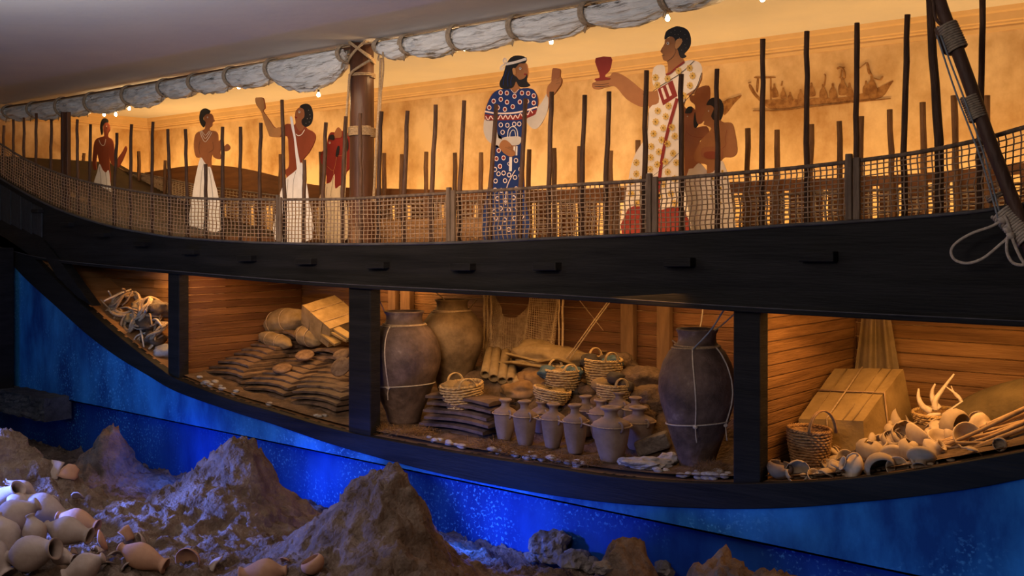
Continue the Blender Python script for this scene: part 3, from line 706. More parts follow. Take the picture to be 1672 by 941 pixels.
# C with raised fist
Y = 1.2; r = fig('painted cutout man in white kilt raising one fist above his head, left of the mast', 480, Y)
fpart('body', r, Y, z3, p_skin2, [(0,0,[(85,100),(105,92),(145,95),(157,135),(160,175),(145,195),(190,260),(235,322),(280,320),(330,293),(380,302),(395,285),(390,240),(395,200),(405,185),(430,165),(465,175),(475,230),(470,318),(520,350),(545,380),(540,430),(500,510),(450,572),(440,620),(440,1180),(300,1180),(325,700),(290,700),(290,655),(335,635),(345,580),(340,480),(330,390),(270,397),(200,392),(185,365),(150,265),(130,200),(95,150)])])
fpart('forearm', r, Y, z3, p_skin3, [(0,1,[(88,102),(105,94),(143,97),(155,135),(158,175),(145,195),(190,260),(235,324),(278,322),(276,394),(200,390),(187,365),(152,265),(132,200),(97,150)])], [])
fpart('face', r, Y, z3, p_skin4, [(0,1,[(392,240),(397,205),(405,190),(430,167),(463,177),(472,232),(462,322),(430,350),(400,310),(398,285)])])
fpart('hair', r, Y, z3, [p_black, p_grey], [(0,2,[(430,165),(450,145),(490,140),(520,168),(533,230),(520,290),(482,318),(450,300),(445,265),(466,240),(462,185)])], discs=[(1,3,.5,0,[(500,190),(510,225),(490,255),(505,280),(480,290),(515,250)])])
fpart('kilt', r, Y, z3, [p_kilt, p_black], [(0,1,[(325,712),(400,650),(440,590),(458,650),(482,760),(497,870),(520,1180),(235,1180),(270,870),(300,770)])], [(1,2,.4,[(400,660),(380,760),(375,1000)]),(1,2,.4,[(450,680),(455,800),(450,1000)]),(1,2,.4,[(340,720),(330,860),(320,1000)])])
fpart('sash', r, Y, z3, p_kilt, [(0,3,[(358,242),(375,248),(385,310),(400,400),(418,520),(440,640),(442,840),(425,760),(402,560),(386,400),(370,330)])])
fpart('necklace', r, Y, z3, p_white, strokes=[(0,2,1.2,[(400,372),(420,385),(445,375),(468,340)])])
fpart('lips', r, Y, z3, p_red, [(0,3,[(394,238),(410,243),(408,252),(396,250)])])
eye(r, Y, z3, (432,203), 1.5)
# D red figure
Y = 1.55; r = fig('painted cutout of a dark red crouched man carrying a jar, partly behind the mast', 548, Y)
fpart('body', r, Y, z3, p_red, [(0,0,[(640,420),(650,380),(668,358),(700,358),(760,348),(800,375),(815,420),(812,620),(770,720),(760,1180),(600,1180),(630,760),(620,640),(590,590),(588,530),(612,490),(633,470)])])
fpart('kilt', r, Y, z3, [p_cream, p_black], [(0,1,[(695,680),(668,740),(622,762),(592,830),(575,900),(570,1180),(790,1180),(772,820),(745,765),(700,790)])], [(1,2,.4,[(640,780),(625,900)]),(1,2,.4,[(740,780),(745,900)]),(1,2,.4,[(690,700),(665,850)])])
fpart('hair', r, Y, z3, p_black, [(0,2,[(650,412),(658,385),(680,376),(698,392),(690,418),(665,414)]),(0,2,[(775,410),(792,400),(803,440),(800,490),(782,508)]),(0,2,[(718,470),(735,470),(725,540),(705,540)])])
fpart('jar', r, Y, z3, p_skin4, [(0,2,[(692,400),(700,355),(725,320),(752,350),(750,395),(720,402)])])
eye(r, Y, z3, (665,440), 1.3)
fpart('arm_outline', r, Y, z3, p_skin3, strokes=[(0,2,.4,[(640,620),(690,650),(715,540)]),(0,2,.4,[(690,650),(690,680)]),(0,2,.4,[(715,540),(780,540)])])
# E blue robe
Y = 1.15; r = fig('painted cutout of a bearded person in a blue robe with ringed dots and white headband', 840, Y)
fpart('body', r, Y, z5, p_skin, [(0,0,[(235,120),(262,92),(300,88),(312,120),(314,150),(302,185),(262,215),(265,245),(330,245),(368,285),(375,340),(345,430),(375,430),(430,290),(435,230),(458,200),(465,130),(480,118),(512,128),(512,170),(523,190),(518,220),(490,262),(460,300),(435,370),(400,450),(365,488),(330,478),(300,440),(282,600),(292,880),(305,1180),(70,1180),(90,880),(115,610),(60,545),(45,480),(50,380),(90,280),(140,252),(205,247),(212,200)])])
fpart('sleeve', r, Y, z5, p_grey, [(0,1,[(50,430),(42,480),(46,520),(66,562),(120,602),(142,605),(165,560),(120,510),(112,460),(90,435)])])
fpart('sleeve', r, Y, z5, p_grey, [(0,1,[(305,435),(330,480),(365,492),(402,452),(437,372),(435,275),(402,325),(375,360),(350,405)])])
rup = [(150,270),(188,272),(235,292),(281,272),(319,274),(353,289),(107,322),(151,311),(189,328),(268,327),(312,323),(353,333),(132,362),(224,356),(176,372),(80,362),(151,468),(191,470),(233,463),(264,462),(162,513)]
rlo = [(138,625),(124,675),(168,670),(146,722),(244,686),(115,741),(137,768),(168,763),(202,775),(177,810),(119,812),(238,790),(116,868),(154,870),(245,860),(272,740),(272,780),(274,820),(130,920),(180,930),(230,915),(275,905),(150,980),(200,990),(250,975),(110,1000),(120,1040),(175,1050),(235,1040),(280,1030),(140,1100),(200,1110),(255,1100)]
fpart('robe', r, Y, z5, [p_navy, p_pink, p_red, p_grey, p_white],
  [(0,1,[(140,250),(98,278),(65,340),(50,405),(60,440),(95,440),(118,432),(128,520),(150,555),(272,545),(300,432),(348,404),(373,350),(370,290),(340,246),(265,246),(240,277),(208,248)]),
   (0,1,[(118,592),(145,612),(170,645),(235,658),(242,590),(280,585),(286,700),(292,880),(315,1180),(45,1180),(62,880),(95,790),(110,680)]),
   (2,2,[(52,402),(130,412),(250,408),(372,372),(362,402),(345,412),(300,430),(250,438),(120,440),(56,438)],0),
   (3,2,[(155,548),(268,540),(262,588),(200,588)]),
   (4,2,[(202,665),(218,665),(216,752),(200,752)],0),(4,2,[(228,600),(238,600),(236,655),(226,655)],0),(4,2,[(243,598),(252,598),(250,655),(240,655)],0)],
  [(1,3,2.6,[(52,385),(130,397),(250,392),(375,358)]),
   (1,3,1.5,[(58+i*15.2, (432 if i % 2 else 408)-(0 if i < 12 else (i-12)*5.2)+(6 if i < 3 else 0)) for i in range(20)]),
   (4,3,1.2,[(192,545),(196,505),(212,482),(232,480),(250,500),(256,542)]),(4,3,1.0,[(206,543),(209,518),(222,500),(236,505),(243,540)]),
   (1,3,1.3,[(240,745),(222,775),(195,830),(183,880),(180,960)]),(1,3,.9,[(212,250),(235,272),(262,248)]),(1,3,.9,[(210,690),(192,705),(205,722)])],
  [(1,3,3.5,2.3,rup+rlo),(2,3,2.3,0,rup[:16]+rlo[:4])])
fpart('hair', r, Y, z5, [p_black, p_navy], [(0,2,[(182,98),(205,60),(240,42),(288,46),(308,64),(298,88),(262,92),(238,118),(222,128),(228,160),(245,172),(262,190),(292,182),(312,160),(310,200),(330,225),(300,237),(262,232),(242,200),(225,235),(190,248),(150,240),(142,208),(163,165),(172,130)])],
  [(1,3,1.1,[(185,130),(170,180),(165,225)]),(1,3,1.1,[(205,135),(192,180),(195,232)]),(1,3,1.1,[(222,165),(212,200),(215,230)])])
fpart('headband', r, Y, z5, [p_white, p_black], strokes=[(1,3,5.4,[(182,96),(240,84),(310,62)]),(0,4,4.2,[(183,96),(240,84),(308,63)]),(0,4,2.2,[(178,95),(168,75),(176,60),(186,72),(182,92)]),(0,4,2.2,[(178,97),(158,105),(150,122),(160,128),(175,112)])])
fpart('ear', r, Y, z5, p_skin3, [(0,3,[(222,125),(234,118),(243,135),(240,158),(228,158)])])
eye(r, Y, z5, (273,122), 1.7)
fpart('lips', r, Y, z5, p_red, [(0,3,[(296,152),(310,155),(305,163),(292,160)])])
fpart('held_cup', r, Y, z5, p_skin4, [(0,2,[(465,130),(480,119),(512,129),(508,172),(495,195),(462,210)])], )
fpart('hand', r, Y, z5, [p_skin, p_black], [(0,3,[(155,568),(180,560),(212,585),(215,602),(190,603),(232,625),(236,655),(198,660),(155,625),(140,600)])], [(1,4,.35,[(180,605),(215,620),(232,630)])])
fpart('hand', r, Y, z5, [p_skin, p_black], [(0,3,[(434,290),(438,232),(480,188),(492,180),(500,190),(512,180),(523,192),(518,220),(490,262),(460,300)])],
  [(1,4,.35,[(495,200),(512,190)]),(1,4,.35,[(490,215),(515,210)])])
# F white robe
Y = 1.0; r = fig('painted cutout of the tallest man, in a white robe with yellow flowers, offering a goblet', 1095, Y)
fpart('body', r, Y, z6, p_skin, [(0,0,[(448,112),(442,135),(421,172),(426,184),(432,190),(430,200),(436,222),(458,236),(455,300),(410,378),(350,388),(330,386),(245,318),(195,290),(165,290),(150,308),(78,320),(80,335),(60,345),(62,370),(90,378),(140,364),(184,364),(240,428),(310,468),(335,466),(365,480),(350,640),(350,860),(300,1180),(540,1180),(540,480),(600,400),(640,290),(545,228),(540,180),(540,110),(500,90)])])
fl = [(398,315),(408,355),(462,322),(520,280),(578,265),(594,306),(580,357),(548,412),(467,465),(410,491),(452,521),(399,549),(439,582),(485,578),(388,612),(500,625),(430,645),(375,680),(462,665),(416,708),(491,716),(373,738),(451,760),(408,775),(370,800),(463,815),(508,765),(297,765),(297,825),(270,865),(330,850),(500,850),(440,880),(380,890),(330,920),(270,930),(480,930),(420,940),(360,960),(300,980),(500,980)]
pet = [(x+13*math.cos(a*math.pi/4), y+13*1.1*math.sin(a*math.pi/4)) for x, y in fl for a in range(8)]
fpart('robe', r, Y, z6, [p_robe, p_red, p_yel, p_black, p_white],
  [(0,1,[(386,262),(440,250),(450,300),(470,300),(545,232),(600,225),(634,243),(641,290),(612,370),(542,455),(545,860),(565,1180),(225,1180),(250,870),(280,740),(312,680),(335,650),(350,640),(362,480),(412,448),(405,378),(380,345)]),
   (1,2,[(408,376),(486,330),(512,412),(436,462)],0),(0,3,[(425,374),(436,368),(456,425),(444,432)],0),(0,3,[(452,357),(463,350),(484,408),(472,415)],0),
   (1,2,[(250,1010),(330,1000),(430,1015),(540,1000),(565,1180),(225,1180)],2)],
  [(1,3,5.2,[(512,425),(490,500),(462,600),(440,700),(424,800),(414,900),(412,1010)]),(1,3,3.2,[(452,300),(475,292),(510,262),(550,232)]),
   (3,3,.9,[(384,388),(430,355),(480,325),(540,285),(602,227)]),(3,3,.9,[(641,290),(612,370),(542,455)]),(3,3,.6,[(350,860),(430,800),(520,715)]),(3,3,.6,[(362,500),(350,640),(330,652)])],
  [(2,3,2.5,0,fl),(2,4,1.25,0,pet),(3,5,.9,0,fl)])
fpart('hair', r, Y, zA, [p_black, p_grey], [(0,2,[(205,195),(208,150),(228,112),(280,85),(320,74),(382,88),(422,122),(442,185),(437,250),(405,300),(383,325),(402,345),(375,363),(345,352),(328,300),(318,278),(303,262),(300,235),(296,190),(270,168),(240,172)])],
  discs=[(1,3,.35,0,[(265,130),(300,110),(350,120),(390,150),(410,190),(370,210),(330,150),(390,240),(360,290),(400,270),(340,180),(300,150)])])
fpart('ear', r, Y, zA, p_skin3, [(0,3,[(308,205),(335,186),(360,190),(363,220),(345,252),(315,280),(300,265),(303,235)])])
eye(r, Y, zA, (240,230), 1.9)
fpart('face_line', r, Y, zA, p_black, strokes=[(0,2,.5,[(295,255),(305,300),(275,355),(225,392)]),(0,2,.7,[(178,336),(190,338),(203,335)]),(0,2,.5,[(176,300),(188,296)])])
fpart('goblet', r, Y, z6, p_red, [(0,2,[(80,212),(160,205),(163,245),(152,280),(133,298),(130,312),(155,318),(150,325),(80,332),(78,320),(100,315),(97,290),(84,255)],2)])
fpart('fingers', r, Y, z6, [p_black], strokes=[(0,2,.5,[(65,348),(110,352),(150,345)]),(0,2,.5,[(75,362),(120,362),(150,356)]),(0,2,.5,[(330,400),(345,440),(338,465)])])
# G two men with jar
Y = 1.35; r = fig('painted cutout of a bare chested man facing left, nearest the right end', 1175, Y)
fpart('body', r, Y, z6, p_skin, [(0,0,[(665,465),(700,455),(740,545),(792,553),(810,590),(826,690),(816,725),(790,738),(747,745),(735,830),(740,1180),(650,1180),(665,830),(660,775),(610,760),(600,720),(640,640),(690,585),(650,565),(652,548),(640,530),(655,500)])])
fpart('kilt', r, Y, z6, [p_robe, p_yel, p_black], [(0,1,[(655,830),(700,815),(742,755),(765,790),(782,850),(805,1020),(815,1180),(630,1180),(640,900)])], discs=[(1,2,2.0,0,[(750,810),(765,850),(700,850),(740,900),(780,930),(690,940),(740,980)]),(2,3,.8,0,[(750,810),(765,850),(700,850),(740,900)])])
fpart('hair', r, Y, z6, p_black, [(0,2,[(665,460),(682,430),(710,420),(740,430),(756,465),(753,510),(738,542),(720,522),(712,545),(690,520),(705,480),(690,462)])])
fpart('arm_outline', r, Y, z6, [p_skin4, p_skin2], [(0,1,[(640,690),(690,680),(745,690),(748,740),(690,745),(640,735)]),(1,2,[(655,712),(700,705),(725,720),(715,742),(680,745),(655,735)])], [(1,2,.6,[(775,590),(765,640),(770,670),(750,690)]),(1,2,.5,[(700,600),(740,640)])])
eye(r, Y, z6, (680,492), 1.0)
Y = 1.45; r = fig('painted cutout of a crouching long haired man with jar behind the white robe', 1137, Y)
fpart('body', r, Y, z6, p_skin4, [(0,0,[(555,480),(585,470),(608,500),(606,560),(600,582),(662,572),(675,620),(625,650),(645,710),(640,740),(620,800),(590,850),(600,1180),(540,1180),(540,820),(540,700),(540,480)])])
fpart('kilt', r, Y, z6, p_robe, [(0,1,[(560,835),(595,795),(625,768),(660,800),(690,860),(700,1180),(530,1180)])])
fpart('hair', r, Y, z6, p_black, [(0,2,[(553,495),(566,472),(590,470),(585,500),(556,505)]),(0,2,[(602,505),(615,498),(626,555),(606,583),(597,560)])])
fpart('jar', r, Y, z6, p_skin4, [(0,3,[(575,400),(600,410),(622,372),(680,358),(686,420),(668,470),(652,545),(620,560),(608,500),(605,460),(582,440)])], )
fpart('jar', r, Y, z6, p_skin3, [(0,3,[(625,680),(660,670),(690,690),(690,745),(655,772),(622,760),(610,720)])])
fpart('arm_outline', r, Y, z6, p_skin2, strokes=[(0,4,.6,[(560,600),(590,625),(640,632),(670,620)]),(0,4,.5,[(560,560),(565,600),(545,640)])])
eye(r, Y, z6, (568,520), 1.0)

# mural of a boat, painted on the back wall
def mural(label, tr, polys, strokes, Y=WY):
    q = P(*tr(500,500), Y); root = thing('boat_mural', label, 'wall painting', (q.x, Y, q.z))
    b = MB(); k = -.003
    for i, pts in enumerate(polys):
        q = [(c.x, c.y) for c in cat([tr(*p) for p in pts], 3, True)]
        b.prism([P(x, y, Y)+Vector((0, k-.0004*i, 0)) for x, y in q], (0, .002, 0), 0)
    for w_, pts in strokes:
        pp = [tr(*p) for p in pts]; q = [P(c.x, c.y, Y-.006) for c in cat(pp, 4)]; b.tube(q, w_, 4)
    obj('painted_boat', b, m_sepia, root, fixn=False)
men = []
for x, y, s in ((265,455,1),(310,470,.8),(345,490,.7),(400,480,.9),(455,450,1),(515,460,1.1),(565,455,1.1),(615,430,1.3),(650,450,1),(735,440,1),(765,420,1.3)):
    men.append([(x-14*s,y+48*s*.9),(x-16*s,y+10*s),(x-6*s,y-8*s),(x-5*s,y-24*s),(x+4*s,y-26*s),(x+7*s,y-8*s),(x+16*s,y+8*s),(x+22*s,y+34*s),(x+14*s,y+48*s*.9)])
mural('faded sepia painting of a crewed boat with high curved ends on the ochre wall', z7,
  [[(135,432),(150,440),(175,482),(205,505),(240,512),(400,507),(500,502),(600,500),(700,482),(800,447),(872,412),(858,440),(812,500),(700,522),(560,532),(400,546),(320,560),(250,558),(222,545),(170,500),(138,455)],
   [(170,392),(262,392),(262,400),(172,402)],[(176,402),(186,402),(182,470),(172,462)],[(243,402),(250,402),(252,505),(243,505)]]+men,
  [(.008,[(520,440),(526,390),(520,380)]),(.008,[(600,400),(612,350),(625,345)]),(.012,[(586,352),(605,345),(622,365),(625,400)]),(.008,[(740,320),(748,350),(765,390)]),(.014,[(742,330),(750,372),(760,378)]),(.008,[(775,400),(805,410),(820,390)]),(.005,[(130,425),(145,420)]),(.006,[(155,568),(300,566),(450,548),(860,505)]),(.008,[(300,440),(305,415)]),(.005,[(700,350),(735,320)])])
mural('faded sepia sail shape painted on the wall just right of the crouching figures', z7, [[(-10,545),(20,510),(60,500),(98,490),(60,530),(10,590)],[(-30,500),(0,520),(60,502),(20,530)]], [(.006,[(10,520),(95,488)])])

# ================================================================== SLANTING SPAR AND TACKLE
SP = [(1523,-50),(1533,0),(1561,76),(1590,156),(1613,223),(1639,290),(1662,350),(1680,400),(1700,450)]
spar = thing('slanting_spar', 'thick dark spar slanting down across the right edge in front of the rail', 'spar', P(1662,350,-.2))
b = MB(); sp = [P(x, y, -.22) for x, y in SP]; sp = cat(sp, 4); b.tube(sp, .036, 12); obj('spar_shaft', b, m_spar, spar)
def wind(name, p0, p1, r, tr, m):
    a, c = P(*p0, -.22), P(*p1, -.22); d = (c-a); L = d.length; d.normalize(); u = d.orthogonal().normalized(); v = d.cross(u); pts = []
    turns = L/(tr*1.9); N = int(turns*14)
    for k in range(N+1):
        an = 2*math.pi*k/14; pts.append(a+d*(L*k/N)+(u*math.cos(an)+v*math.sin(an))*r)
    b = MB(); b.tube(pts, tr, 5); return obj(name, b, m, spar)
wind('rope_lashing', (1545,40), (1564,82), .052, .0075, m_tie); wind('rope_lashing', (1583,157), (1598,195), .046, .007, m_tie)
wind('rope_lashing', (1634,345), (1662,388) if False else (1678,392), .055, .0075, m_rope2)
wind('rope_lashing', (1623,318), (1627,325), .042, .006, m_tie)
b = MB(); a = P(1537,55,-.22); b.blob(a, (.03,.03,.045), 4, .2, 2); b.box(P(1541,66,-.23), (.045,.05,.16), Matrix.Rotation(-.35, 3, 'Y')); b.tube(cat([P(1524,0,-.25),P(1528,30,-.25),P(1540,44,-.26)], 5), .01, 5); obj('wooden_block', b, m_spar, spar, bevel=.008)
cb = MB(); cb.tube(cat([P(1530,58,-.28),P(1545,105,-.28),P(1562,155,-.28),P(1585,215,-.28),P(1605,270,-.28),P(1625,340,-.28),P(1634,372,-.26)], 5), .0055, 6); tag(obj('tackle_line', cb, m_cable), 'taut blue-grey line running down the left side of the slanting spar, outer one', 'rope')
cb = MB(); cb.tube(cat([P(1536,58,-.27),P(1553,105,-.27),P(1572,155,-.27),P(1594,215,-.27),P(1612,270,-.27),P(1630,340,-.27),P(1640,365,-.26)], 5), .0055, 6); tag(obj('tackle_line', cb, m_cable), 'taut blue-grey line running down close against the slanting spar, inner one', 'rope')
lp = MB(); lp.tube(cat([P(x, y, -.27) for x, y in ((1640,358),(1618,370),(1585,382),(1560,398),(1553,412),(1560,425),(1580,430),(1605,422),(1630,402),(1645,388),(1650,372))], 6), .008, 7)
tag(obj('rope_loop', lp, m_rope2), 'pale rope loop hanging over the black gunwale below the spar', 'rope')
lp = MB(); lp.tube(cat([P(x, y, -.29) for x, y in ((1640,352),(1648,372),(1644,395),(1645,415),(1655,430),(1672,432),(1665,418),(1655,395),(1648,372))], 6), .0085, 7)
for q in ((1636,360),(1645,376),(1650,385)): lp.blob(P(*q, -.29), (.022,.018,.02), 3, .3, 2)
tag(obj('rope_knot', lp, m_rope2), 'knotted pale rope tail dangling at the foot of the spar', 'rope')

# ================================================================== CARGO IN THE HOLD
def on_hold(px, py, ymin=.06, ymax=1.55):
    Y = ymin
    while Y < ymax:
        q = P(px, py, Y)
        if q.z <= hold_z(q.x, Y): return q
        Y += .01
    return P(px, py, ymax)
def on_sea(px, py):
    bb = 4.6
    while bb < 14:
        q = AB(px, bb, CAMZ-(py-HYP)/FP*bb)
        if q.y > -.05: return Vector((q.x, -.05, q.z))
        if q.z <= sea(q.x, q.y): return q
        bb += .02
    return q
def pxs(q): return ((-CT*q.x+ST*(q.y+DIST))/FP)      # metres per pixel at a point

def prof_scale(prof, R_, H): return [(r*R_, z*H) for r, z in prof]
PITHOS = [(0,0),(.40,0),(.44,.02),(.50,.10),(.66,.22),(.82,.36),(.95,.48),(1.0,.57),(.98,.66),(.88,.76),(.72,.84),(.56,.885),(.50,.905),(.485,.93),(.49,.965),(.53,.985),(.55,.995),(.54,1.0),(.47,1.0),(.43,.985),(.41,.95),(.44,.88),(.6,.8),(.7,.7)]
def pithos(px, pyb, pyt, wpx, Y, mat_, label, seed, ropes=True, sink=.0, vert=()):
    c = P(px, pyb, Y); s = pxs(c); H = (pyb-pyt)*s; R_ = wpx/2*s
    root = thing('storage_jar', label, 'jar', c)
    b = MB(); b.lathe(prof_scale(PITHOS, R_, H), 48, Matrix.Translation(c), wob=.02, seed=seed); obj('jar_body', b, mat_, root)
    pr = lambda t: lerp_prof([(z, r) for r, z in PITHOS[2:16]], t)*R_
    def circ(t, rr=.006, tilt=0, dip=0):
        b.tube([c+Vector((math.cos(a)*(pr(t+tilt*math.cos(a))+rr*.8), math.sin(a)*(pr(t+tilt*math.cos(a))+rr*.8), H*(t+tilt*math.cos(a)))) for a in (2*math.pi*k/40 for k in range(40))], rr, 6, closed=True)
    b = MB(); circ(.885); circ(.872, tilt=.008); obj('neck_rope', b, m_rope, root)
    if ropes:
        b = MB(); circ(.345, .0055, .02)
        for an in vert:
            pts = [c+Vector((math.cos(an+.15*math.sin((.88-t)*4))*(pr(t)+.006), math.sin(an+.15*math.sin((.88-t)*4))*(pr(t)+.006), H*t)) for t in [.88-k*.0268 for k in range(21)]]
            b.tube(pts, .0055, 6)
            q = pts[-1]; b.blob(q, (.018,.018,.016), 2, .3, 2); b.tube([q, q+Vector((.02,-.03,-.05)), q+Vector((.03,-.035,-.10))], .004, 5)
        obj('rope_harness', b, m_rope2 if mat_ is m_jar else m_rope, root)
    return root, c, H
FD = -math.pi/2-math.radians(39.4)+math.pi*0          # direction from a jar towards the viewer
view = math.atan2(-ST, CT)
pithos(660, 690, 508, 121, .48, m_jar, 'tall dark clay storage jar tied with pale rope, beside the middle hull post', 1, vert=(view-.55, view+2.6))
pithos(738, 640, 489, 104, 1.05, m_jar2, 'olive brown storage jar behind the tall dark one, rope around its neck only', 2, ropes=False)
pithos(1138, 768, 537, 126, .42, m_jar, 'largest dark storage jar with a rope harness, standing left of the right hull post', 3, vert=(view-.35, view+.75))

# oxhide ingots: slab with drawn-in sides and a slight droop
def ingot(c, L_, W_, th, seed, bend=.03):
    r = random.Random(seed); b = MB(); nu, nv = 14, 5
    def f(u, v, top):
        x = (u-.5)*L_; pinch = 1-.26*math.sin(math.pi*u)**1.2
        y = (v-.5)*W_*pinch
        e = .02*noise.noise(Vector((u*7, v*5, seed)))
        lip = .012 if (v < .05 or v > .95) and top else 0
        z = (-bend*4*(u-.5)**2)+bend*.5+(th if top else 0)+noise.noise(Vector((u*5, v*4, seed+top)))*.005-lip
        return Vector(c)+Vector((x+e*(1 if u in (0, 1) else .2), y+e*.6, z))
    vs = [f(i/nu, j/nv, 1) for j in range(nv+1) for i in range(nu+1)]+[f(i/nu, j/nv, 0) for j in range(nv+1) for i in range(nu+1)]
    K = (nu+1)*(nv+1); id_ = lambda i, j: j*(nu+1)+i; fs = []
    for j in range(nv):
        for i in range(nu):
            q = (id_(i,j), id_(i+1,j), id_(i+1,j+1), id_(i,j+1)); fs += [q, tuple(K+k for k in reversed(q))]
    for i in range(nu): fs += [(id_(i,0), K+id_(i,0), K+id_(i+1,0), id_(i+1,0)), (id_(i+1,nv), K+id_(i+1,nv), K+id_(i,nv), id_(i,nv))]
    for j in range(nv): fs += [(id_(0,j+1), K+id_(0,j+1), K+id_(0,j), id_(0,j)), (id_(nu,j), K+id_(nu,j), K+id_(nu,j+1), id_(nu,j+1))]
    b.add(vs, fs, 0, False); return b
PILES = [ # word, right end (px, py) of each layer
    ('left pile of ingots', [(397,634,.28),(396,626,.28),(397,617,.30),(400,609,.38),(406,600,.47),(417,594,.57),(428,586,.67),(439,579,.77),(449,571,.88),(456,563,.98),(462,556,1.08)], .64),
    ('middle pile of ingots', [(466,663,.24),(464,655,.24),(466,646,.25),(470,636,.32),(479,628,.42),(488,620,.53),(497,612,.65),(506,605,.77),(518,598,.89),(530,590,1.01),(536,581,1.12)], .68),
    ('right pile of ingots', [(548,680,.22),(549,671,.22),(552,662,.23),(556,652,.28),(560,642,.40),(562,634,.53),(566,626,.66),(568,617,.80),(570,608,.94)], .68)]
k = 0
for word, layers, L_ in PILES:
    for i, (px, py, Y) in enumerate(layers):
        k += 1; q = P(px, py, Y)
        b = ingot((q.x-L_/2, q.y+.20, q.z), L_*(1+.05*math.sin(k*3)), .42, .034, k, .016)
        tag(obj('oxhide_ingot', b, m_ingot), 'dark copper slab ingot, %s layer from the bottom of the %s' % (ORD[i+1], word), 'ingot', 'stacked copper ingots left of the middle post')
for i, (px, py) in enumerate(((452,552),(470,548),(540,578),(548,590))):
    q = P(px, py, 1.05); b = ingot((q.x-.1, q.y+.15, q.z), .5, .36, .036, 50+i, .03)
    tag(obj('oxhide_ingot', b, m_ingot), 'copper slab ingot lying loose at the back top of the piles, %s' % nth(i, 4), 'ingot', 'stacked copper ingots left of the middle post')
for i, (px, py) in enumerate(((786,728),(790,718),(793,707),(796,695),(799,684),(800,671),(803,660))):
    q = P(px, py+2, .40 if i < 4 else .46); b = ingot((q.x-.36+(i % 2)*.04, q.y+.12, q.z), .74, .34, .036, 80+i, .01)
    tag(obj('oxhide_ingot', b, m_ingot), 'dark copper slab ingot in the stack under the basket, %s layer from the bottom' % ORD[i+1], 'ingot', 'copper ingots stacked beside the tall jar')
for i, (px, py, Y, w_, rx, lab) in enumerate(((461,603,.62,16,-.25,'round bun ingot lying flat on the middle pile'),(498,581,.9,16,-.35,'round bun ingot propped on the upper right of the ingot piles'),(557,600,.55,18,-.9,'rough bun ingot standing on edge against the middle post'),(558,580,.75,14,-.5,'smaller bun ingot behind the one standing on edge'))):
    q = P(px, py, Y); s = pxs(q); M = Matrix.Translation(q+Vector((0,0,.0))) @ Matrix.Rotation(-rx, 4, 'X') @ Matrix.Rotation(.2, 4, 'Y')
    b = MB(); R_ = w_*s; b.lathe([(0,-.02),(R_*.6,-.018),(R_*.95,-.006),(R_,.008),(R_*.93,.02),(R_*.5,.026),(0,.024)], 26, M, wob=.07, seed=i)
    tag(obj('bun_ingot', b, m_bun), lab, 'ingot', 'round bun ingots')
for i, (px, py, Y) in enumerate(((345,582,.75),(341,600,.5),(362,572,.95))):
    q = P(px, py, Y); b = ingot((q.x+.12, q.y+.1, q.z), .46, .3, .04, 120+i, .02)
    tag(obj('grey_ingot', b, m_tin), ('grey slab at the far left edge of the ingot piles, middle one','grey slab lowest at the far left edge of the ingot piles','grey slab highest at the far left edge of the ingot piles')[i], 'ingot', 'grey slabs beside the ingots')

# sacks and bundles above the ingots
def sack(px, py, Y, wpx, hpx, seed, rot, label, mat_=m_burlap, cat_='sack'):
    q = P(px, py, Y); s = pxs(q); Lx, Hz = wpx/2*s/.85, hpx/2*s
    M = Matrix.Rotation(rot, 3, 'Y'); root = thing('sack', label, cat_, q-Vector((0,0,Hz)))
    b = MB(); b.blob(q, (Lx, Hz*1.1, Hz), seed, .16, 4, M=M, freq=1.2); obj('sack_cloth', b, mat_, root)
    for xo in (-.35, .3):
        b = MB(); rr = Hz*1.03*math.sqrt(max(.05, 1-xo*xo))
        b.tube([q+M @ Vector((xo*Lx, math.cos(a)*rr*1.12, math.sin(a)*rr)) for a in (2*math.pi*k/24 for k in range(24))], .005, 5, closed=True); obj('sack_cord', b, m_rope, root)
sack(463, 525, 1.2, 88, 40, 5, -.18, 'stuffed burlap sack lying above the left ingot pile')
sack(505, 549, 1.15, 52, 34, 8, .1, 'smaller rounded burlap bundle beside the leaning boards')
sack(450, 556, 1.0, 66, 24, 9, .12, 'flattened burlap cover draped at the top of the ingots')
# wrapped box, tilted
def wrapped_box(c, dims, M, label, mat_, name='wrapped_box', seed=0):
    root = thing(name, label, 'wrapped crate', Vector(c)-Vector((0,0,dims[2]/2)))
    b = MB(); n = 8
    for ax in range(3):
        for sg in (-1, 1):
            u, v = [(1,2),(0,2),(0,1)][ax]
            def fn(a, e, ax=ax, sg=sg, u=u, v=v):
                p = [0,0,0]; p[ax] = sg*.5; p[u] = a-.5; p[v] = e-.5
                q = Vector((p[0]*dims[0], p[1]*dims[1], p[2]*dims[2]))
                nn = noise.noise_vector(q*5+Vector((seed, 0, 0)))*.012
                return Vector(c)+M @ (q+nn)
            b.grid(fn, n, n, sm=False)
    obj('wrapping', b, mat_, root)
    return root
M = Matrix.Rotation(.48, 3, 'Y') @ Matrix.Rotation(.25, 3, 'X')
r = wrapped_box(P(541,524,1.25), (.50,.42,.24), M, 'tilted burlap wrapped box leaning beside the middle post above the ingots', m_burlap)
b = MB(); cc = P(541,524,1.25)
for xo in (-.1, .12):
    b = MB(); b.tube([cc+M @ Vector((xo, y_, z_)) for y_, z_ in ((-.215,-.125),(-.215,.125),(.215,.125),(.215,-.125))], .005, 5, closed=True); obj('box_cord', b, m_rope, r)

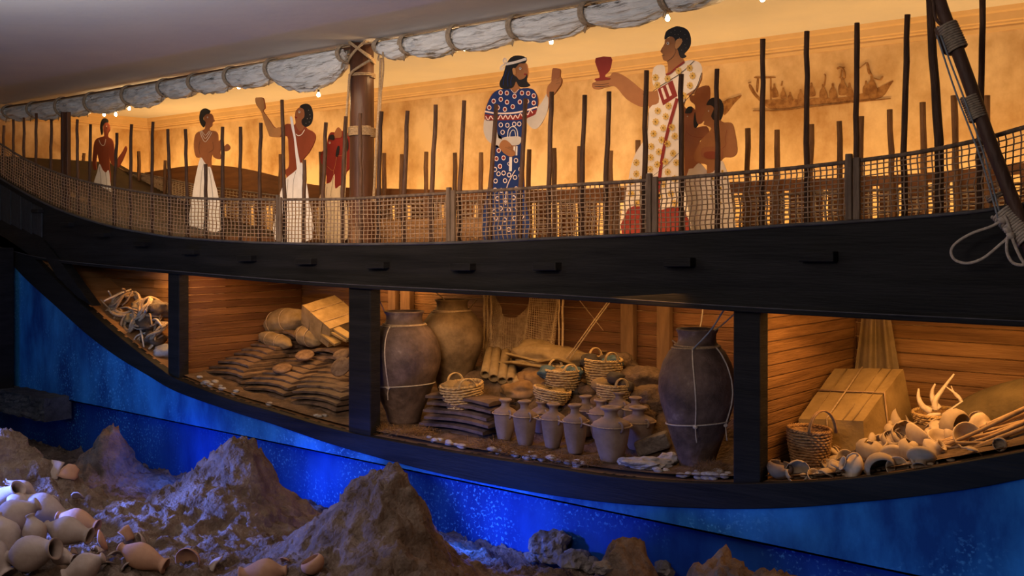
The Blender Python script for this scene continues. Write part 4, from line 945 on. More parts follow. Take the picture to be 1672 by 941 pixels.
for i, (p0, p1) in enumerate((((501,530),(546,566)),((512,530),(565,560)),((524,528),(568,556)))):
    a, c = P(*p0, 1.15), P(*p1, .95); d = (c-a); b = MB(); d2 = Vector((0,.09,.02))
    b.prism([a, c, c+d2, a+d2], (0,.0,.025)); tag(obj('loose_board', b, m_burlap2, bevel=.004), 'short rough board leaning over the ingots by the wrapped box, %s' % nth(i, 3), 'board', 'boards leaning below the wrapped box')

# rope tangles in the left compartment
rr = random.Random(5)
def coil(px, py, Y, wpx, turns, label, seed, tilt=(.9, .2), m=m_rope, tr=.016):
    Y = .08+.16*Y; q = P(px, py, Y); s = pxs(q); R_ = wpx/2*s; r = random.Random(seed)
    M = Matrix.Translation(q) @ Matrix.Rotation(tilt[0], 4, 'X') @ Matrix.Rotation(tilt[1], 4, 'Y'); pts = []
    for k in range(int(turns*16)):
        an = 2*math.pi*k/16; ra = R_*(1-.12*noise.noise(Vector((k*.11, seed, 0)))-.35*(k/(turns*16)))
        pts.append(M @ Vector((math.cos(an)*ra, math.sin(an)*ra*.8, noise.noise(Vector((k*.2, seed, 4)))*.09)))
    b = MB(); b.tube(cat(pts, 2), tr, 6); tag(obj('rope_coil', b, m), label, 'rope', 'rope tangle in the left hold')
coil(205,497,1.0,62,5,'large open rope coil at the top of the tangle in the left hold',1,(.75,.3))
coil(196,492,.95,50,4,'rope coil lying against the hull side at the far left of the tangle',2,(.5,-.4), m_stick)
coil(240,520,.8,60,4.5,'rope coil in the middle of the tangle by the left post',3,(.9,.1), m_rope, .009)
coil(224,548,.55,44,3,'dark leathery loop low in the tangle',4,(1.2,.2), m_leather, .012)
coil(255,540,.6,48,4,'rope coil pushed against the left post',6,(.8,-.3))
coil(250,505,1.15,52,3,'rope coil at the back right of the tangle',7,(.6,.4), m_stick)
coil(185,515,.5,36,4,'small coil low on the hull side at the left of the tangle',12,(.9,.3))
coil(232,505,.7,56,5,'rope coil between the top coil and the left post',13,(1.0,-.2))
coil(238,560,.2,46,4,'pale rope coil low in the middle of the tangle',14,(1.1,.1), m_rope2, .010)
coil(212,528,.3,44,4,'rope coil directly below the large open coil',15,(1.2,-.1))
coil(252,572,.4,40,3,'small rope coil at the bottom by the left post',9,(.8,.2), m_rope, .008)
for i in range(16):
    px = rr.uniform(180, 262); py = lerp_prof([(170,505),(270,590)], px)-rr.uniform(8, 62)+8; py = max(py, 482); Y = rr.uniform(.10, .28)
    q = P(px, py, Y); d = Vector((rr.uniform(-1,1), rr.uniform(-.5,.5), rr.uniform(-.7,.3))).normalized()*rr.uniform(.10,.2)
    b = MB(); b.tube(cat([q-d, q+Vector((0,0,rr.uniform(-.04,.06))), q+d], 5), [.012*(1-.5*abs(k/10-.5)) for k in range(11)], 6)
    tag(obj('bent_stick', b, m_stick if i % 3 else m_bone), 'bent stick caught in the rope tangle of the left hold', 'stick', 'sticks among the ropes of the left hold')
for i, (px, py, Y, s_, lab) in enumerate(((232,500,.95,.11,'tan leather bag at the top of the tangle'),(244,528,.7,.14,'brown leather flap bag in the middle of the tangle'),(213,540,.6,.12,'dark bag at the bottom left of the tangle'),(262,505,1.0,.13,'leather bundle behind the left post'),(268,575,.35,.10,'pale stone bundle at the foot of the left post'),(222,520,.75,.12,'crumpled leather bundle between the rope coils'),(250,555,.5,.13,'dark leather bundle under the coils'))):
    b = MB(); b.blob(P(px,py,.10+.2*Y), (s_*1.3, s_, s_*.75), i+30, .45, 3, freq=1.8); tag(obj('leather_bundle', b, [m_burlap, m_leather, m_leather, m_leather, m_stone, m_burlap2, m_leather][i]), lab, 'bundle')

# baskets woven ring by ring
def basket(px, py, wtop, hpx, label, Y=None, mats=None, sy=.8, wb=.72, handles=1, shallow=False, tilt=0, rows=9, seed=0, q=None, handle_big=False):
    if q is None: q = P(px, py, Y)
    s = pxs(q); R_ = wtop/2*s; H = hpx*s; root = thing('wicker_basket', label, 'basket', q)
    M = Matrix.Translation(q) @ Matrix.Rotation(math.radians(-39), 4, 'Z') @ Matrix.Rotation(tilt, 4, 'X'); mm = mats or m_wicker
    b = MB(); ns = 22
    rad = lambda t: R_*(wb+(1-wb)*math.sin(t*math.pi/2))
    for j in range(rows):
        t = j/(rows-1); rr_ = rad(t); pts = []
        for k in range(ns*4):
            an = 2*math.pi*k/(ns*4); w_ = (.035 if not shallow else .03)*R_*math.cos(an*ns/1+(math.pi if j % 2 else 0))
            pts.append(M @ Vector((math.cos(an)*(rr_+w_), math.sin(an)*(rr_+w_)*sy, H*t+.003*math.sin(an*5+j))))
        b.tube(pts, H/rows*.52, 4, closed=True)
    for k in range(ns):
        an = 2*math.pi*(k+.5)/ns; b.tube([M @ Vector((math.cos(an)*rad(t), math.sin(an)*rad(t)*sy, H*t)) for t in (0,.33,.66,1)], .003, 4)
    obj('woven_side', b, mm, root)
    b = MB(); b.lathe([(0,.004),(R_*wb*.97,.004),(R_*wb*.97,.0)], 24, M, sy=sy); 
    b.lathe([(rad(t)*.955, H*t) for t in (0,.3,.6,.97)], 24, M, sy=sy)
    obj('base', b, m_wickd, root)
    b = MB()
    for ph in (0, math.pi*2/3, math.pi*4/3):
        b.tube([M @ Vector((math.cos(a)*(R_*1.0+.008*math.cos(a*14+ph)), math.sin(a)*(R_*1.0+.008*math.cos(a*14+ph))*sy, H*1.02+.008*math.sin(a*14+ph))) for a in (2*math.pi*k/84 for k in range(84))], .0055, 5, closed=True)
    obj('rim', b, mm, root)
    for hnd in range(handles):
        a0 = math.pi*hnd+.1
        b = MB(); hr = R_*(.62 if handle_big else .30); hh = H*(.62 if handle_big else .42)
        for dd in (-.004, .004):
            b.tube([M @ (Vector((math.cos(a0)*R_*.98, math.sin(a0)*R_*.98*sy, H))+Vector((-math.sin(a0), math.cos(a0), 0))*hr*math.cos(g)+Vector((dd, dd, hh*math.sin(g)))) for g in (math.pi*k/14 for k in range(15))], .006, 5)
        obj('handle', b, mm, root)
    return root, q, R_, H, M
def lump(q, r, seed, name, label, cat_, m, group=None, amp=.25, sq=(1,1,.7)):
    b = MB(); b.blob(q, (r*sq[0], r*sq[1], r*sq[2]), seed, amp, 3, freq=1.5); return tag(obj(name, b, m), label, cat_, group)
_, q, R_, H, M = basket(757, 662, 86, 34, 'oval golden basket with handles on top of the ingots, right of the tall jar', Y=.62, handles=2, rows=9, tilt=.12)
for i, (dx, dy, rr_, lab) in enumerate(((-.13,-.03,.085,'cream lump on the left in the basket on the ingots'),(-.02,.02,.085,'cream lump in the middle of the basket on the ingots'),(.10,.03,.075,'cream lump on the right in the basket on the ingots'))):
    lump(q+Vector((dx, dy, H*.80)), rr_, i+3, 'basket_lump', lab, 'lump', m_burlap, 'lumps in the basket on the ingots', .3)
_, q, R_, H, M = basket(919, 634, 76, 30, 'golden basket of dark blue glass cakes, left of the three upper baskets', Y=.98, handles=2, rows=8)
for i, (dx, dy, rr_, m, lab) in enumerate(((-.10,-.08,.085,m_glass,'large blue-black glass cake at the left of the left basket'),(.03,.03,.075,m_glass,'blue-black glass cake at the back of the left basket'),(.13,.0,.075,m_glass,'blue-black glass cake at the right of the left basket'),(.05,-.11,.07,m_burlap,'round tan lump at the front of the left basket'))):
    lump(q+Vector((dx, dy, H*.88)), rr_, i+13, 'glass_cake', lab, 'glass ingot', m, None, .3)
_, q, R_, H, M = basket(985, 626, 74, 38, 'deep golden basket of dark cakes at the back, highest of the group', Y=1.15, handles=2, rows=10, wb=.8)
for i, (dx, dy, rr_, m, lab) in enumerate(((-.12,-.02,.09,m_dark,'black cake in the left of the highest basket'),(.10,.0,.085,m_glass,'dark blue cake in the right of the highest basket'),(-.01,.07,.08,m_dark,'black cake at the back of the highest basket'))):
    lump(q+Vector((dx, dy, H*.92)), rr_, i+23, 'glass_cake', lab, 'glass ingot', m, None, .3)
_, q, R_, H, M = basket(1002, 660, 70, 32, 'brown golden basket in front of the highest basket, behind the small amphorae', Y=.86, handles=1, rows=9, wb=.66)
for i, (dx, dy, rr_, m, lab) in enumerate(((.02,-.0,.075,m_dark,'black round cake on top of the front basket'),(-.10,-.03,.08,m_burlap,'tan lump on the left of the front basket'),(.12,-.0,.07,m_dark,'black cake on the right of the front basket'),(.0,.09,.08,m_dark,'black cake at the back of the front basket'))):
    lump(q+Vector((dx, dy, H*.95+(.06 if i == 0 else 0))), rr_, i+33, 'glass_cake', lab, 'glass ingot', m, None, .25)
_, q, R_, H, M = basket(899, 656, 74, 20, 'shallow slanting basket just behind the row of small amphorae', Y=.80, handles=0, rows=6, tilt=-.15)
for i, (dx, dy, rr_) in enumerate(((-.1,0,.07),(.06,.04,.07),(.13,-.03,.05))):
    lump(q+Vector((dx, dy, H*.8)), rr_, i+43, 'basket_lump', 'cloth lump in the shallow basket, %s' % nth(i, 3), 'lump', m_burlap2, None, .35)

# small amphorae roped together
AMP = [(0,0),(.54,0),(.60,.02),(.69,.12),(.86,.34),(.97,.56),(1.0,.66),(.95,.71),(.70,.755),(.42,.80),(.36,.83),(.34,.88),(.40,.925),(.52,.945),(.58,.965),(.57,.985),(.48,1.0),(.36,.99),(.28,.95),(.26,.85),(.4,.76)]
def amphora(px, pyb, pyt, wpx, label, Y=None, seed=0, m=None, hand=True, sunk=.0):
    q = on_hold(px, pyb) if Y is None else P(px, pyb, Y)
    s = pxs(q); H = (pyb-pyt)*s; R_ = wpx/2*s
    root = thing('small_amphora', label, 'amphora', q, 'small amphorae roped together in the middle hold')
    Mz = Matrix.Translation(q) @ Matrix.Rotation(random.Random(seed).uniform(-.04,.04), 4, 'Y')
    b = MB(); b.lathe(prof_scale(AMP, R_, H), 30, Mz, wob=.03, seed=seed); obj('amphora_body', b, m or m_amph, root)
    if hand:
        for a0 in (view+.45, view+.45+math.pi):
            b = MB(); d = Vector((math.cos(a0), math.sin(a0), 0))
            b.tube([Mz @ (d*(R_*r_)+Vector((0,0,H*z_))) for r_, z_ in ((.80,.735),(.98,.745),(1.13,.715),(1.16,.66),(1.10,.60),(.95,.56))], [.009]*6, 6); obj('amphora_handle', b, m or m_amph, root)
    b = MB(); b.tube([q+Vector((math.cos(a)*(R_*1.0+.008), math.sin(a)*(R_*1.0+.008), H*.655)) for a in (2*math.pi*k/26 for k in range(26))], .006, 5, closed=True); obj('binding_rope', b, m_rope, root)
    return q, R_, H
ams = []
for i, (px, pyb, pyt, wp, lab) in enumerate(((824,718,651,37,'small amphora at the left end of the front row'),(858,727,654,39,'small amphora second from the left in the front row'),(902,731,658,39,'small amphora third from the left in the front row'),(940,740,660,40,'small amphora fourth from the left, just before the broad one'),(999,753,664,62,'broad pale amphora, biggest of the front row'),(1042,733,664,54,'squat dark amphora directly right of the broad one'))):
    ams.append(amphora(px, pyb, pyt, wp, lab, seed=i))
for i, (px, pyb, pyt, wp, lab) in enumerate(((883,706,655,34,'amphora half hidden behind the second and third of the front row'),(958,712,646,38,'amphora with a narrow neck standing behind the fourth one'),(979,716,652,40,'amphora showing its neck behind the broad one'),(1036,705,648,38,'amphora at the back right with only mouth and neck visible'),(1010,700,640,36,'amphora half hidden under the front basket'))):
    amphora(px, pyb, pyt, wp, lab, seed=i+20)
for i in range(5):
    (q0, R0, H0), (q1, R1, H1) = ams[i], ams[i+1]
    d = (q1-q0).normalized(); f = Vector((math.cos(view), math.sin(view), 0))
    a = q0+Vector((0,0,H0*.655))+d*R0*.8+f*R0*.65; c = q1+Vector((0,0,H1*.655))-d*R1*.8+f*R1*.65
    b = MB(); b.tube(cat([a, (a+c)/2-Vector((0,0,.012)), c], 5), .0065, 6); tag(obj('linking_rope', b, m_rope), 'short rope between neighbouring front row amphorae, %s' % nth(i, 5), 'rope', 'ropes linking the amphorae')

# tubes of bark, sheets, mounds behind
for i, (x0, y0, x1, y1, w_) in enumerate(((792,612,800,572,16),(806,618,811,573,17),(820,622,826,575,16),(834,622,838,590,15),(845,628,836,600,14))):
    a, c = P(x0, y0, .95), P(x1, y1, 1.25); s = pxs(a); d = (c-a).normalized(); u = d.orthogonal().normalized(); v = d.cross(u); b = MB(); n_ = 14; vs = []
    for p in (a, a+(c-a)*.5, c):
        for rr_ in (w_/2*s, w_/2*s*.72):
            vs += [p+(u*math.cos(2*math.pi*k/n_)+v*math.sin(2*math.pi*k/n_))*rr_*(1+.05*math.sin(k*3)) for k in range(n_)]
    fs = []
    for k in range(n_):
        l = (k+1) % n_
        for g in (0, 1):
            fs += [(g*2*n_+k, g*2*n_+l, (g+1)*2*n_+l, (g+1)*2*n_+k), (g*2*n_+n_+l, g*2*n_+n_+k, (g+1)*2*n_+n_+k, (g+1)*2*n_+n_+l)]
        fs += [(k, n_+k, n_+l, l), (4*n_+l, 5*n_+l, 5*n_+k, 4*n_+k)]
    b.add(vs, fs, 0, True); tag(obj('hollow_log', b, m_burlap), 'short hollow tan log leaning under the fishing net, %s' % nth(i, 5), 'log', 'hollow logs under the fishing net')
for i, (px, py, Y, rx, ry, rz, lab) in enumerate(((893,584,1.35,.42,.2,.15,'wide tan cloth covered mound under the fishing net'),(852,640,.95,.2,.15,.10,'fibre covered mound behind the amphorae at the left'),(878,622,1.1,.20,.15,.11,'straw mound left of the blue glass basket'),(1050,622,1.25,.22,.18,.12,'dark boulder right of the highest basket'),(1060,655,1.0,.20,.16,.12,'dark brown boulder behind the largest jar'),(1045,680,.8,.14,.12,.09,'small dark boulder behind the squat amphora'),(1010,598,1.4,.18,.14,.12,'dark heap at the foot of the back wall'))):
    b = MB(); b.blob(P(px,py,Y), (rx,ry,rz), i+61, .3, 4, freq=1.6); tag(obj('mound', b, [m_burlap,m_straw,m_straw,m_sand,m_sand,m_sand,m_sand][i]), lab, 'mound')
for i, (px, py, Y, an) in enumerate(((860,588,1.2,.3),(845,596,1.15,-.2),(872,600,1.1,.1),(905,594,1.2,-.35))):
    q = P(px, py, Y); b = MB(); M = Matrix.Rotation(an, 3, 'Z') @ Matrix.Rotation(-.35, 3, 'X') @ Matrix.Rotation(an*.6, 3, 'Y')
    b.box(q, (.36,.20,.02), M); tag(obj('leather_sheet', b, m_burlap2, bevel=.006), 'stiff tan sheet lying on the mound under the net, %s' % nth(i, 4), 'sheet')
for i in range(26):
    r = random.Random(i+400); px = r.uniform(845, 1075); py = r.uniform(600, 700); q = on_hold(px, py, .5)
    b = MB(); s_ = r.uniform(.035,.075); b.blob(q+Vector((0,0,s_*.3)), (s_*1.3,s_,s_*.7), i, .35, 2); tag(obj('rubble_stone', b, m_sand if i % 3 else m_dark), 'dark stone among the rubble behind the amphorae', 'stone', 'rubble behind the amphorae')
for i, (px, py, lab) in enumerate(((1000,603,'olive jar neck standing behind the highest basket, left one'),(1018,606,'small olive jar behind the highest basket, right one'))):
    amphora(px-15, py+8, py-30, 26, lab, Y=1.42, seed=60+i, m=m_jar2, hand=False)

# fishing net draped on the back wall
def fnet(u, v):
    px = 792+u*128; sag = 1-(2*abs(((u-.02)/.68)-.5)) if u < .7 else 0
    topz = P(800, 474, HOLD_Y-.08).z
    dipn = 1-abs(math.sin(math.pi*min(1, max(0, (u-.10)/.53))))*.42*(1 if .10 < u < .63 else 0)
    q = P(px, 500, HOLD_Y-.10); z0 = topz-(1-dipn)*.60; z1 = P(px, 590, HOLD_Y-.10).z+.04*math.sin(u*9)
    return Vector((q.x, HOLD_Y-.12-.09*v+.035*math.sin(u*16+v*2)+.02*math.sin(u*37), z0+(z1-z0)*v))
b = MB(); b.grid(fnet, 64, 40); o = obj('fishing_net', b, m_fnet, fixn=False); md = o.modifiers.new('w', 'WIREFRAME'); md.thickness = .0055; md.use_replace = True
tag(o, 'tan fishing net draped from the deck beams against the back wall of the middle hold', 'net')
for i, (x, w_, lab) in enumerate(((791,.012,'outermost left'),(796,.01,'second left'),(802,.01,'third left'),(913,.008,'inner right'),(919,.011,'outermost right'))):
    b = MB(); b.tube([P(x+random.Random(i+k).uniform(-1,1), y, HOLD_Y-.2) for k, y in enumerate(range(472, 590, 10))], w_, 5)
    tag(obj('net_rope', b, m_fnet), 'thick edge cord of the hanging fishing net, '+lab, 'rope', 'edge cords of the fishing net')
rope('hold_rope', [P(996,488,HOLD_Y-.15),P(962,535,1.3),P(925,586,1.2)], .006, m_rope, 'pale line from deck to foot of the fishing net, left one of a pair')
rope('hold_rope', [P(1000,488,HOLD_Y-.15),P(966,535,1.3),P(929,588,1.2)], .006, m_rope, 'pale line from deck to foot of the fishing net, right one of a pair')
rope('hold_rope', [P(944,488,HOLD_Y-.08),P(985,540,HOLD_Y-.08)], .004, m_rope, 'thin cord slanting across the back planks right of the fishing net')
rope('hold_rope', [P(612,470,.2),P(624,500,.3),P(638,528,.42)], .005, m_rope, 'cord from the deck down to the neck of the tall dark jar')
rope('hold_rope', [P(708,474,.95),P(726,490,1.0)], .006, m_rope, 'cord from the deck down to the olive jar')
rope('hold_rope', [P(1184,503,.1),P(1160,540,.2),P(1128,574,.26)], .006, m_cable, 'grey cord from the deck down across the mouth of the largest jar')
rope('hold_rope', [P(1200,512,.12),P(1180,530,.3),P(1166,541,.42)], .006, m_rope, 'tan cord from the right post into the mouth of the largest jar')
rope('hold_rope', [P(1098,556,.45),P(1108,568,.4),P(1096,590,.45)], .006, m_rope, 'short loose cord end left of the largest jar neck')
rope('hold_rope', [P(1148,500,HOLD_Y-.05),P(1146,520,HOLD_Y-.05),P(1143,536,HOLD_Y-.05)], .006, m_rope2, 'pale cord hanging on the back wall above the largest jar')
rope('hold_rope', [P(778,490,HOLD_Y-.1),P(765,505,1.3),P(748,512,1.1)], .006, m_rope, 'cord from the olive jar neck up to the fishing net')

# rocks, block and pebbles along the front of the hold
def rock(q, d, seed, m, label, name='rock', group=None, amp=.35, rz=0, sub=3):
    b = MB(); M = Matrix.Rotation(rz, 3, 'Z'); b.blob(Vector(q)+Vector((0,0,d[2]*.6)), d, seed, amp, sub, M=M, freq=1.3, sm=False, flatz=-d[2]*.7)
    return tag(obj(name, b, m), label, 'rock', group)
rock(on_hold(1055,764), (.17,.09,.045), 3, m_stone, 'jagged pale blue-white rock in front of the broad amphora', amp=.5, rz=.4, sub=4)
rock(on_hold(1020,760), (.06,.05,.035), 8, m_stone, 'small white rock left of the jagged pale one')
q = on_hold(1066,742); b = MB(); M = Matrix.Rotation(.45, 3, 'Z') @ Matrix.Rotation(-.35, 3, 'Y')
def fn_(): pass
b.box(q+Vector((0,0,.08)), (.26,.15,.12), M); tag(obj('stone_block', b, m_rock, bevel=.02), 'squared grey stone block leaning beside the largest jar', 'block')
rock(on_hold(1093,757), (.09,.06,.05), 12, m_peb, 'brown grey rock at the foot of the largest jar')
rock(on_hold(1013,748), (.05,.04,.03), 14, m_tin, 'dark blue stone between the broad and the squat amphora')
r = random.Random(21)
for i in range(64):
    px = (r.uniform(322, 560), r.uniform(680, 1190), r.uniform(800, 960), r.uniform(1050, 1195))[i % 4]
    ky = lerp_prof(KEEL_TOP, px); q = on_hold(px, ky-r.uniform(3, 14)); s_ = r.uniform(.014, .036)
    b = MB(); b.blob(q+Vector((0,0,s_*.3)), (s_*1.5,s_,s_*.65), i, .25, 2)
    tag(obj('pebble', b, m_peb if i % 3 else m_stone), 'pebble or shell lying along the front edge of the ' + ('ingot hold' if px < 600 else 'middle hold'), 'pebble', 'pebbles on the front edge of the ' + ('ingot hold' if px < 600 else 'middle hold'))
def straw(name, label, pts, n, spread, hh, seed):
    r = random.Random(seed); b = MB()
    for i in range(n):
        px, py = r.choice(pts); q = on_hold(px+r.gauss(0, spread), py+r.gauss(0, 3))
        d = Vector((r.uniform(-1,1), r.uniform(-1,1), r.uniform(.1,1)*hh)).normalized(); L_ = r.uniform(.03,.09)
        b.tube([q, q+d*L_*.5+Vector((0,0,.006)), q+d*L_+Vector((r.uniform(-.02,.02),0,-.01))], .0016, 3, sm=False)
    tag(obj(name, b, m_straw, fixn=False), label, 'straw', kind='stuff')
straw('dry_straw', 'tangled dry straw around the foot of the tall dark jar', [(615,700),(640,706),(665,708),(690,706)], 900, 12, .8, 1)
straw('dry_straw', 'dry straw under the row of small amphorae', [(800,728),(830,738),(870,745),(910,752),(950,758)], 1300, 14, .7, 2)
straw('dry_straw', 'tuft of red-brown straw at the foot of the right post', [(1155,772),(1165,768)], 500, 8, 2.2, 3)

# ------------------------------------------------------------------ right hand compartment
z_ = lambda px, py, Y: P(px, py, Y).z
c8 = [Vector((-2.98,.50,1.12)),Vector((-2.52,.52,1.10)),Vector((-2.40,1.15,1.18)),Vector((-2.98,1.15,1.18))]
t8 = [Vector((-2.985,.50,z_(1302,683,.52))),Vector((-2.55,.52,z_(1424,688,.55))),Vector((-2.47,1.05,z_(1466,602,1.05))),Vector((-2.985,1.12,z_(1360,602,1.1)))]
crate = thing('wrapped_crate', 'large canvas wrapped crate tied with cord, against the plank partition of the right hold', 'wrapped crate', (-2.75,.8,1.1))
b = MB()
def quadgrid(b, A, B_, C_, D_, n=14, amp=.016):
    def fn(u, v):
        q = A.lerp(B_, u).lerp(D_.lerp(C_, u), v); e = min(1, 8*min(u, 1-u, v, 1-v)+.3)
        return q+Vector((noise.noise(q*6), noise.noise(q*6+Vector((3,3,3))), noise.noise(q*7+Vector((9,0,0)))))*amp*e
    b.grid(fn, n, n)
quadgrid(b, *t8); quadgrid(b, c8[0], c8[1], t8[1], t8[0]); quadgrid(b, c8[1], c8[2], t8[2], t8[1]); quadgrid(b, c8[2], c8[3], t8[3], t8[2]); quadgrid(b, c8[3], c8[0], t8[0], t8[3])
obj('canvas_wrap', b, m_burlap2, crate)
up = Vector((0,-.004,.012)); b = MB()
m0, m1 = t8[0].lerp(t8[3], .52), t8[1].lerp(t8[2], .50); b.tube([m0+up, m0.lerp(m1,.5)+up, m1+up+Vector((.008,0,0)), c8[1].lerp(c8[2], .42)+Vector((.012,0,0))], .0065, 6); obj('crate_cord', b, m_stick, crate)
b = MB(); m0, m1 = t8[3].lerp(t8[2], .42), t8[0].lerp(t8[1], .46); b.tube([m0+up, m0.lerp(m1, .5)+up, m1+up+Vector((0,-.008,0)), m1+Vector((.01,-.02,-.12))], .0055, 6); obj('crate_cord', b, m_rope, crate)
for k in (.2,.7,.85):
    b = MB(); m0, m1 = t8[3].lerp(t8[2], k), t8[0].lerp(t8[1], k); b.tube([m0+Vector((0,0,.004)), m0.lerp(m1, .5)+Vector((0,0,.006)), m1+Vector((0,0,.004))], .003, 4); obj('wrap_seam', b, m_burlap, crate)
def fn(u, v):
    x0 = 1408-v*13; x1 = 1453+v*17; px = x0+(x1-x0)*u; fold = math.sin(u*14+.6)*.028+math.sin(u*31)*.008
    q = P(px, 512+v*100, HOLD_Y-.10+fold); return q
b = MB(); b.grid(fn, 60, 16); tag(obj('hanging_cloth', b, m_curtain, fixn=False, solid=.006), 'pleated brown cloth hanging on the back wall behind the canvas crate', 'cloth')
_, q, R_, H, M = basket(1319, 768, 80, 60, 'deep brown wicker basket with a large loop handle in front of the crate', q=on_hold(1321,762,.22), mats=m_wickd, rows=14, wb=.74, handles=1, handle_big=True)
# cloth mound at right
b = MB(); b.blob(P(1690,668,1.05), (.62,.32,.20), 71, .06, 4, M=Matrix.Rotation(-.30,3,'Y'), freq=.8); tag(obj('covered_mound', b, m_olive), 'dark olive cloth covered mound at the right edge of the right hold', 'mound')
# heap under the pottery
def fn(u, v):
    X = P(1330,700,.3).x+(P(1700,700,.3).x-P(1330,700,.3).x)*u; Y = .25+1.1*v
    h = .07*math.sin(math.pi*min(1,u*1.25))*sstep(v*1.6)
    return Vector((X, Y, hold_z(X,Y)+h*.9+noise.noise(Vector((X*7,Y*7,0)))*.02))
def heap_z(X, Y):
    xa, xb = P(1330,700,.3).x, P(1700,700,.3).x; u = (X-xa)/(xb-xa); v = (Y-.25)/1.1
    if not (0 <= u <= 1 and 0 <= v <= 1): return hold_z(X, Y)
    return hold_z(X, Y)+.07*math.sin(math.pi*min(1,u*1.25))*sstep(v*1.6)*.9
b = MB(); b.grid(fn, 40, 24); tag(obj('sand_heap', b, m_sand, fixn=False), 'sand heap under the broken pottery', 'sand', kind='stuff')
def on_heap(px, py):
    Y = .06
    while Y < 1.4:
        q = P(px, py, Y)
        if q.z <= heap_z(q.x, Y): return q
        Y += .01
    return P(px, py, 1.3)
BOWL = [(0,0),(.3,.0),(.34,.04),(.60,.18),(.85,.42),(1,.72),(1.0,.82),(.93,.82),(.80,.5),(.55,.26),(.2,.12),(0,.1)]
JUG = [(0,0),(.32,0),(.36,.03),(.66,.2),(.92,.45),(1,.62),(.9,.8),(.6,.95),(.38,1.05),(.33,1.2),(.38,1.34),(.50,1.40),(.46,1.42),(.30,1.34),(.24,1.15),(.4,.95),(.7,.8)]
BEAK = [(0,0),(.42,0),(.55,.08),(.85,.35),(1,.7),(.95,1.0),(.8,1.2),(.76,1.2),(.88,.95),(.9,.65),(.5,.2)]
def pot(q, r, kind, rot, label, m, group, seed, broken=.0, name=None, hold=True, cat_=None):
    prof = {'bowl': BOWL, 'jug': JUG, 'beaker': BEAK}[kind]
    M = Matrix.Translation(q) @ Matrix.Rotation(rot[2], 4, 'Z') @ Matrix.Rotation(rot[0], 4, 'X') @ Matrix.Rotation(rot[1], 4, 'Y') @ Matrix.Translation((0,0,-r*.6))
    b = MB(); n_ = 22
    sk = (lambda i, k: noise.noise(Vector((math.cos(2*math.pi*k/n_)*1.4, math.sin(2*math.pi*k/n_)*1.4, seed*3.3+(0 if True else i))))*.6+i/len(prof) > broken and i > 2) if broken else None
    if broken:
        half = [p for p in prof]; mx_ = max(range(len(prof)), key=lambda i: prof[i][1]); prof2 = half[:mx_+1]
        sk = lambda i, k: (i/len(prof2)+.45*noise.noise(Vector((math.cos(2*math.pi*k/n_)*1.8, math.sin(2*math.pi*k/n_)*1.8, seed*3.3)))) > broken
        b.lathe([(a*r, c*r) for a, c in prof2], n_, M, wob=.05, seed=seed, skip=sk); o = obj(name or {'bowl':'pottery_bowl','jug':'pottery_jug','beaker':'pottery_beaker'}[kind], b, m, fixn=True, solid=r*.055)
        bm = bmesh.new(); bm.from_mesh(o.data); lv = [v for v in bm.verts if not v.link_faces]; bmesh.ops.delete(bm, geom=lv, context='VERTS'); bm.to_mesh(o.data); bm.free()
    else:
        b.lathe([(a*r, c*r) for a, c in prof], n_, M, wob=.05, seed=seed)
        if kind == 'jug':
            b.tube([M @ Vector((r*x, 0, r*z)) for x, z in ((.36,1.28),(.7,1.3),(1.0,1.1),(1.05,.85),(.92,.7))], r*.08, 6)
        o = obj(name or {'bowl':'pottery_bowl','jug':'pottery_jug','beaker':'pottery_beaker'}[kind], b, m)
    return tag(o, label, cat_ or {'bowl':'bowl','jug':'jug','beaker':'beaker'}[kind], group)
def shard(q, r, rot, label, m, group, seed, name='pottery_shard'):
    b = MB(); rr_ = random.Random(seed); n_ = 11
    edge = [rr_.uniform(.55, 1.0) for _ in range(n_)]
    M = Matrix.Translation(q) @ Matrix.Rotation(rot[2], 4, 'Z') @ Matrix.Rotation(rot[0], 4, 'X') @ Matrix.Rotation(rot[1], 4, 'Y')
    cur = rr_.uniform(.35,.6); vs = [M @ Vector((0,0,0))]; fs = []
    for ring_ in (1, 2, 3):
        for k in range(n_):
            a = 2*math.pi*k/n_; e = edge[k]*r*ring_/3; x, y = math.cos(a)*e, math.sin(a)*e*.8
            vs.append(M @ Vector((x, y, -(x*x*1.0+y*y*.25)/r*cur)))
    for k in range(n_):
        l = (k+1) % n_; fs.append((0, 1+k, 1+l))
        for g in (0, 1): fs.append((1+g*n_+k, 1+(g+1)*n_+k, 1+(g+1)*n_+l, 1+g*n_+l))
    b.add(vs, fs, 0, True); return tag(obj(name, b, m, solid=r*.11), label, 'shard', group)
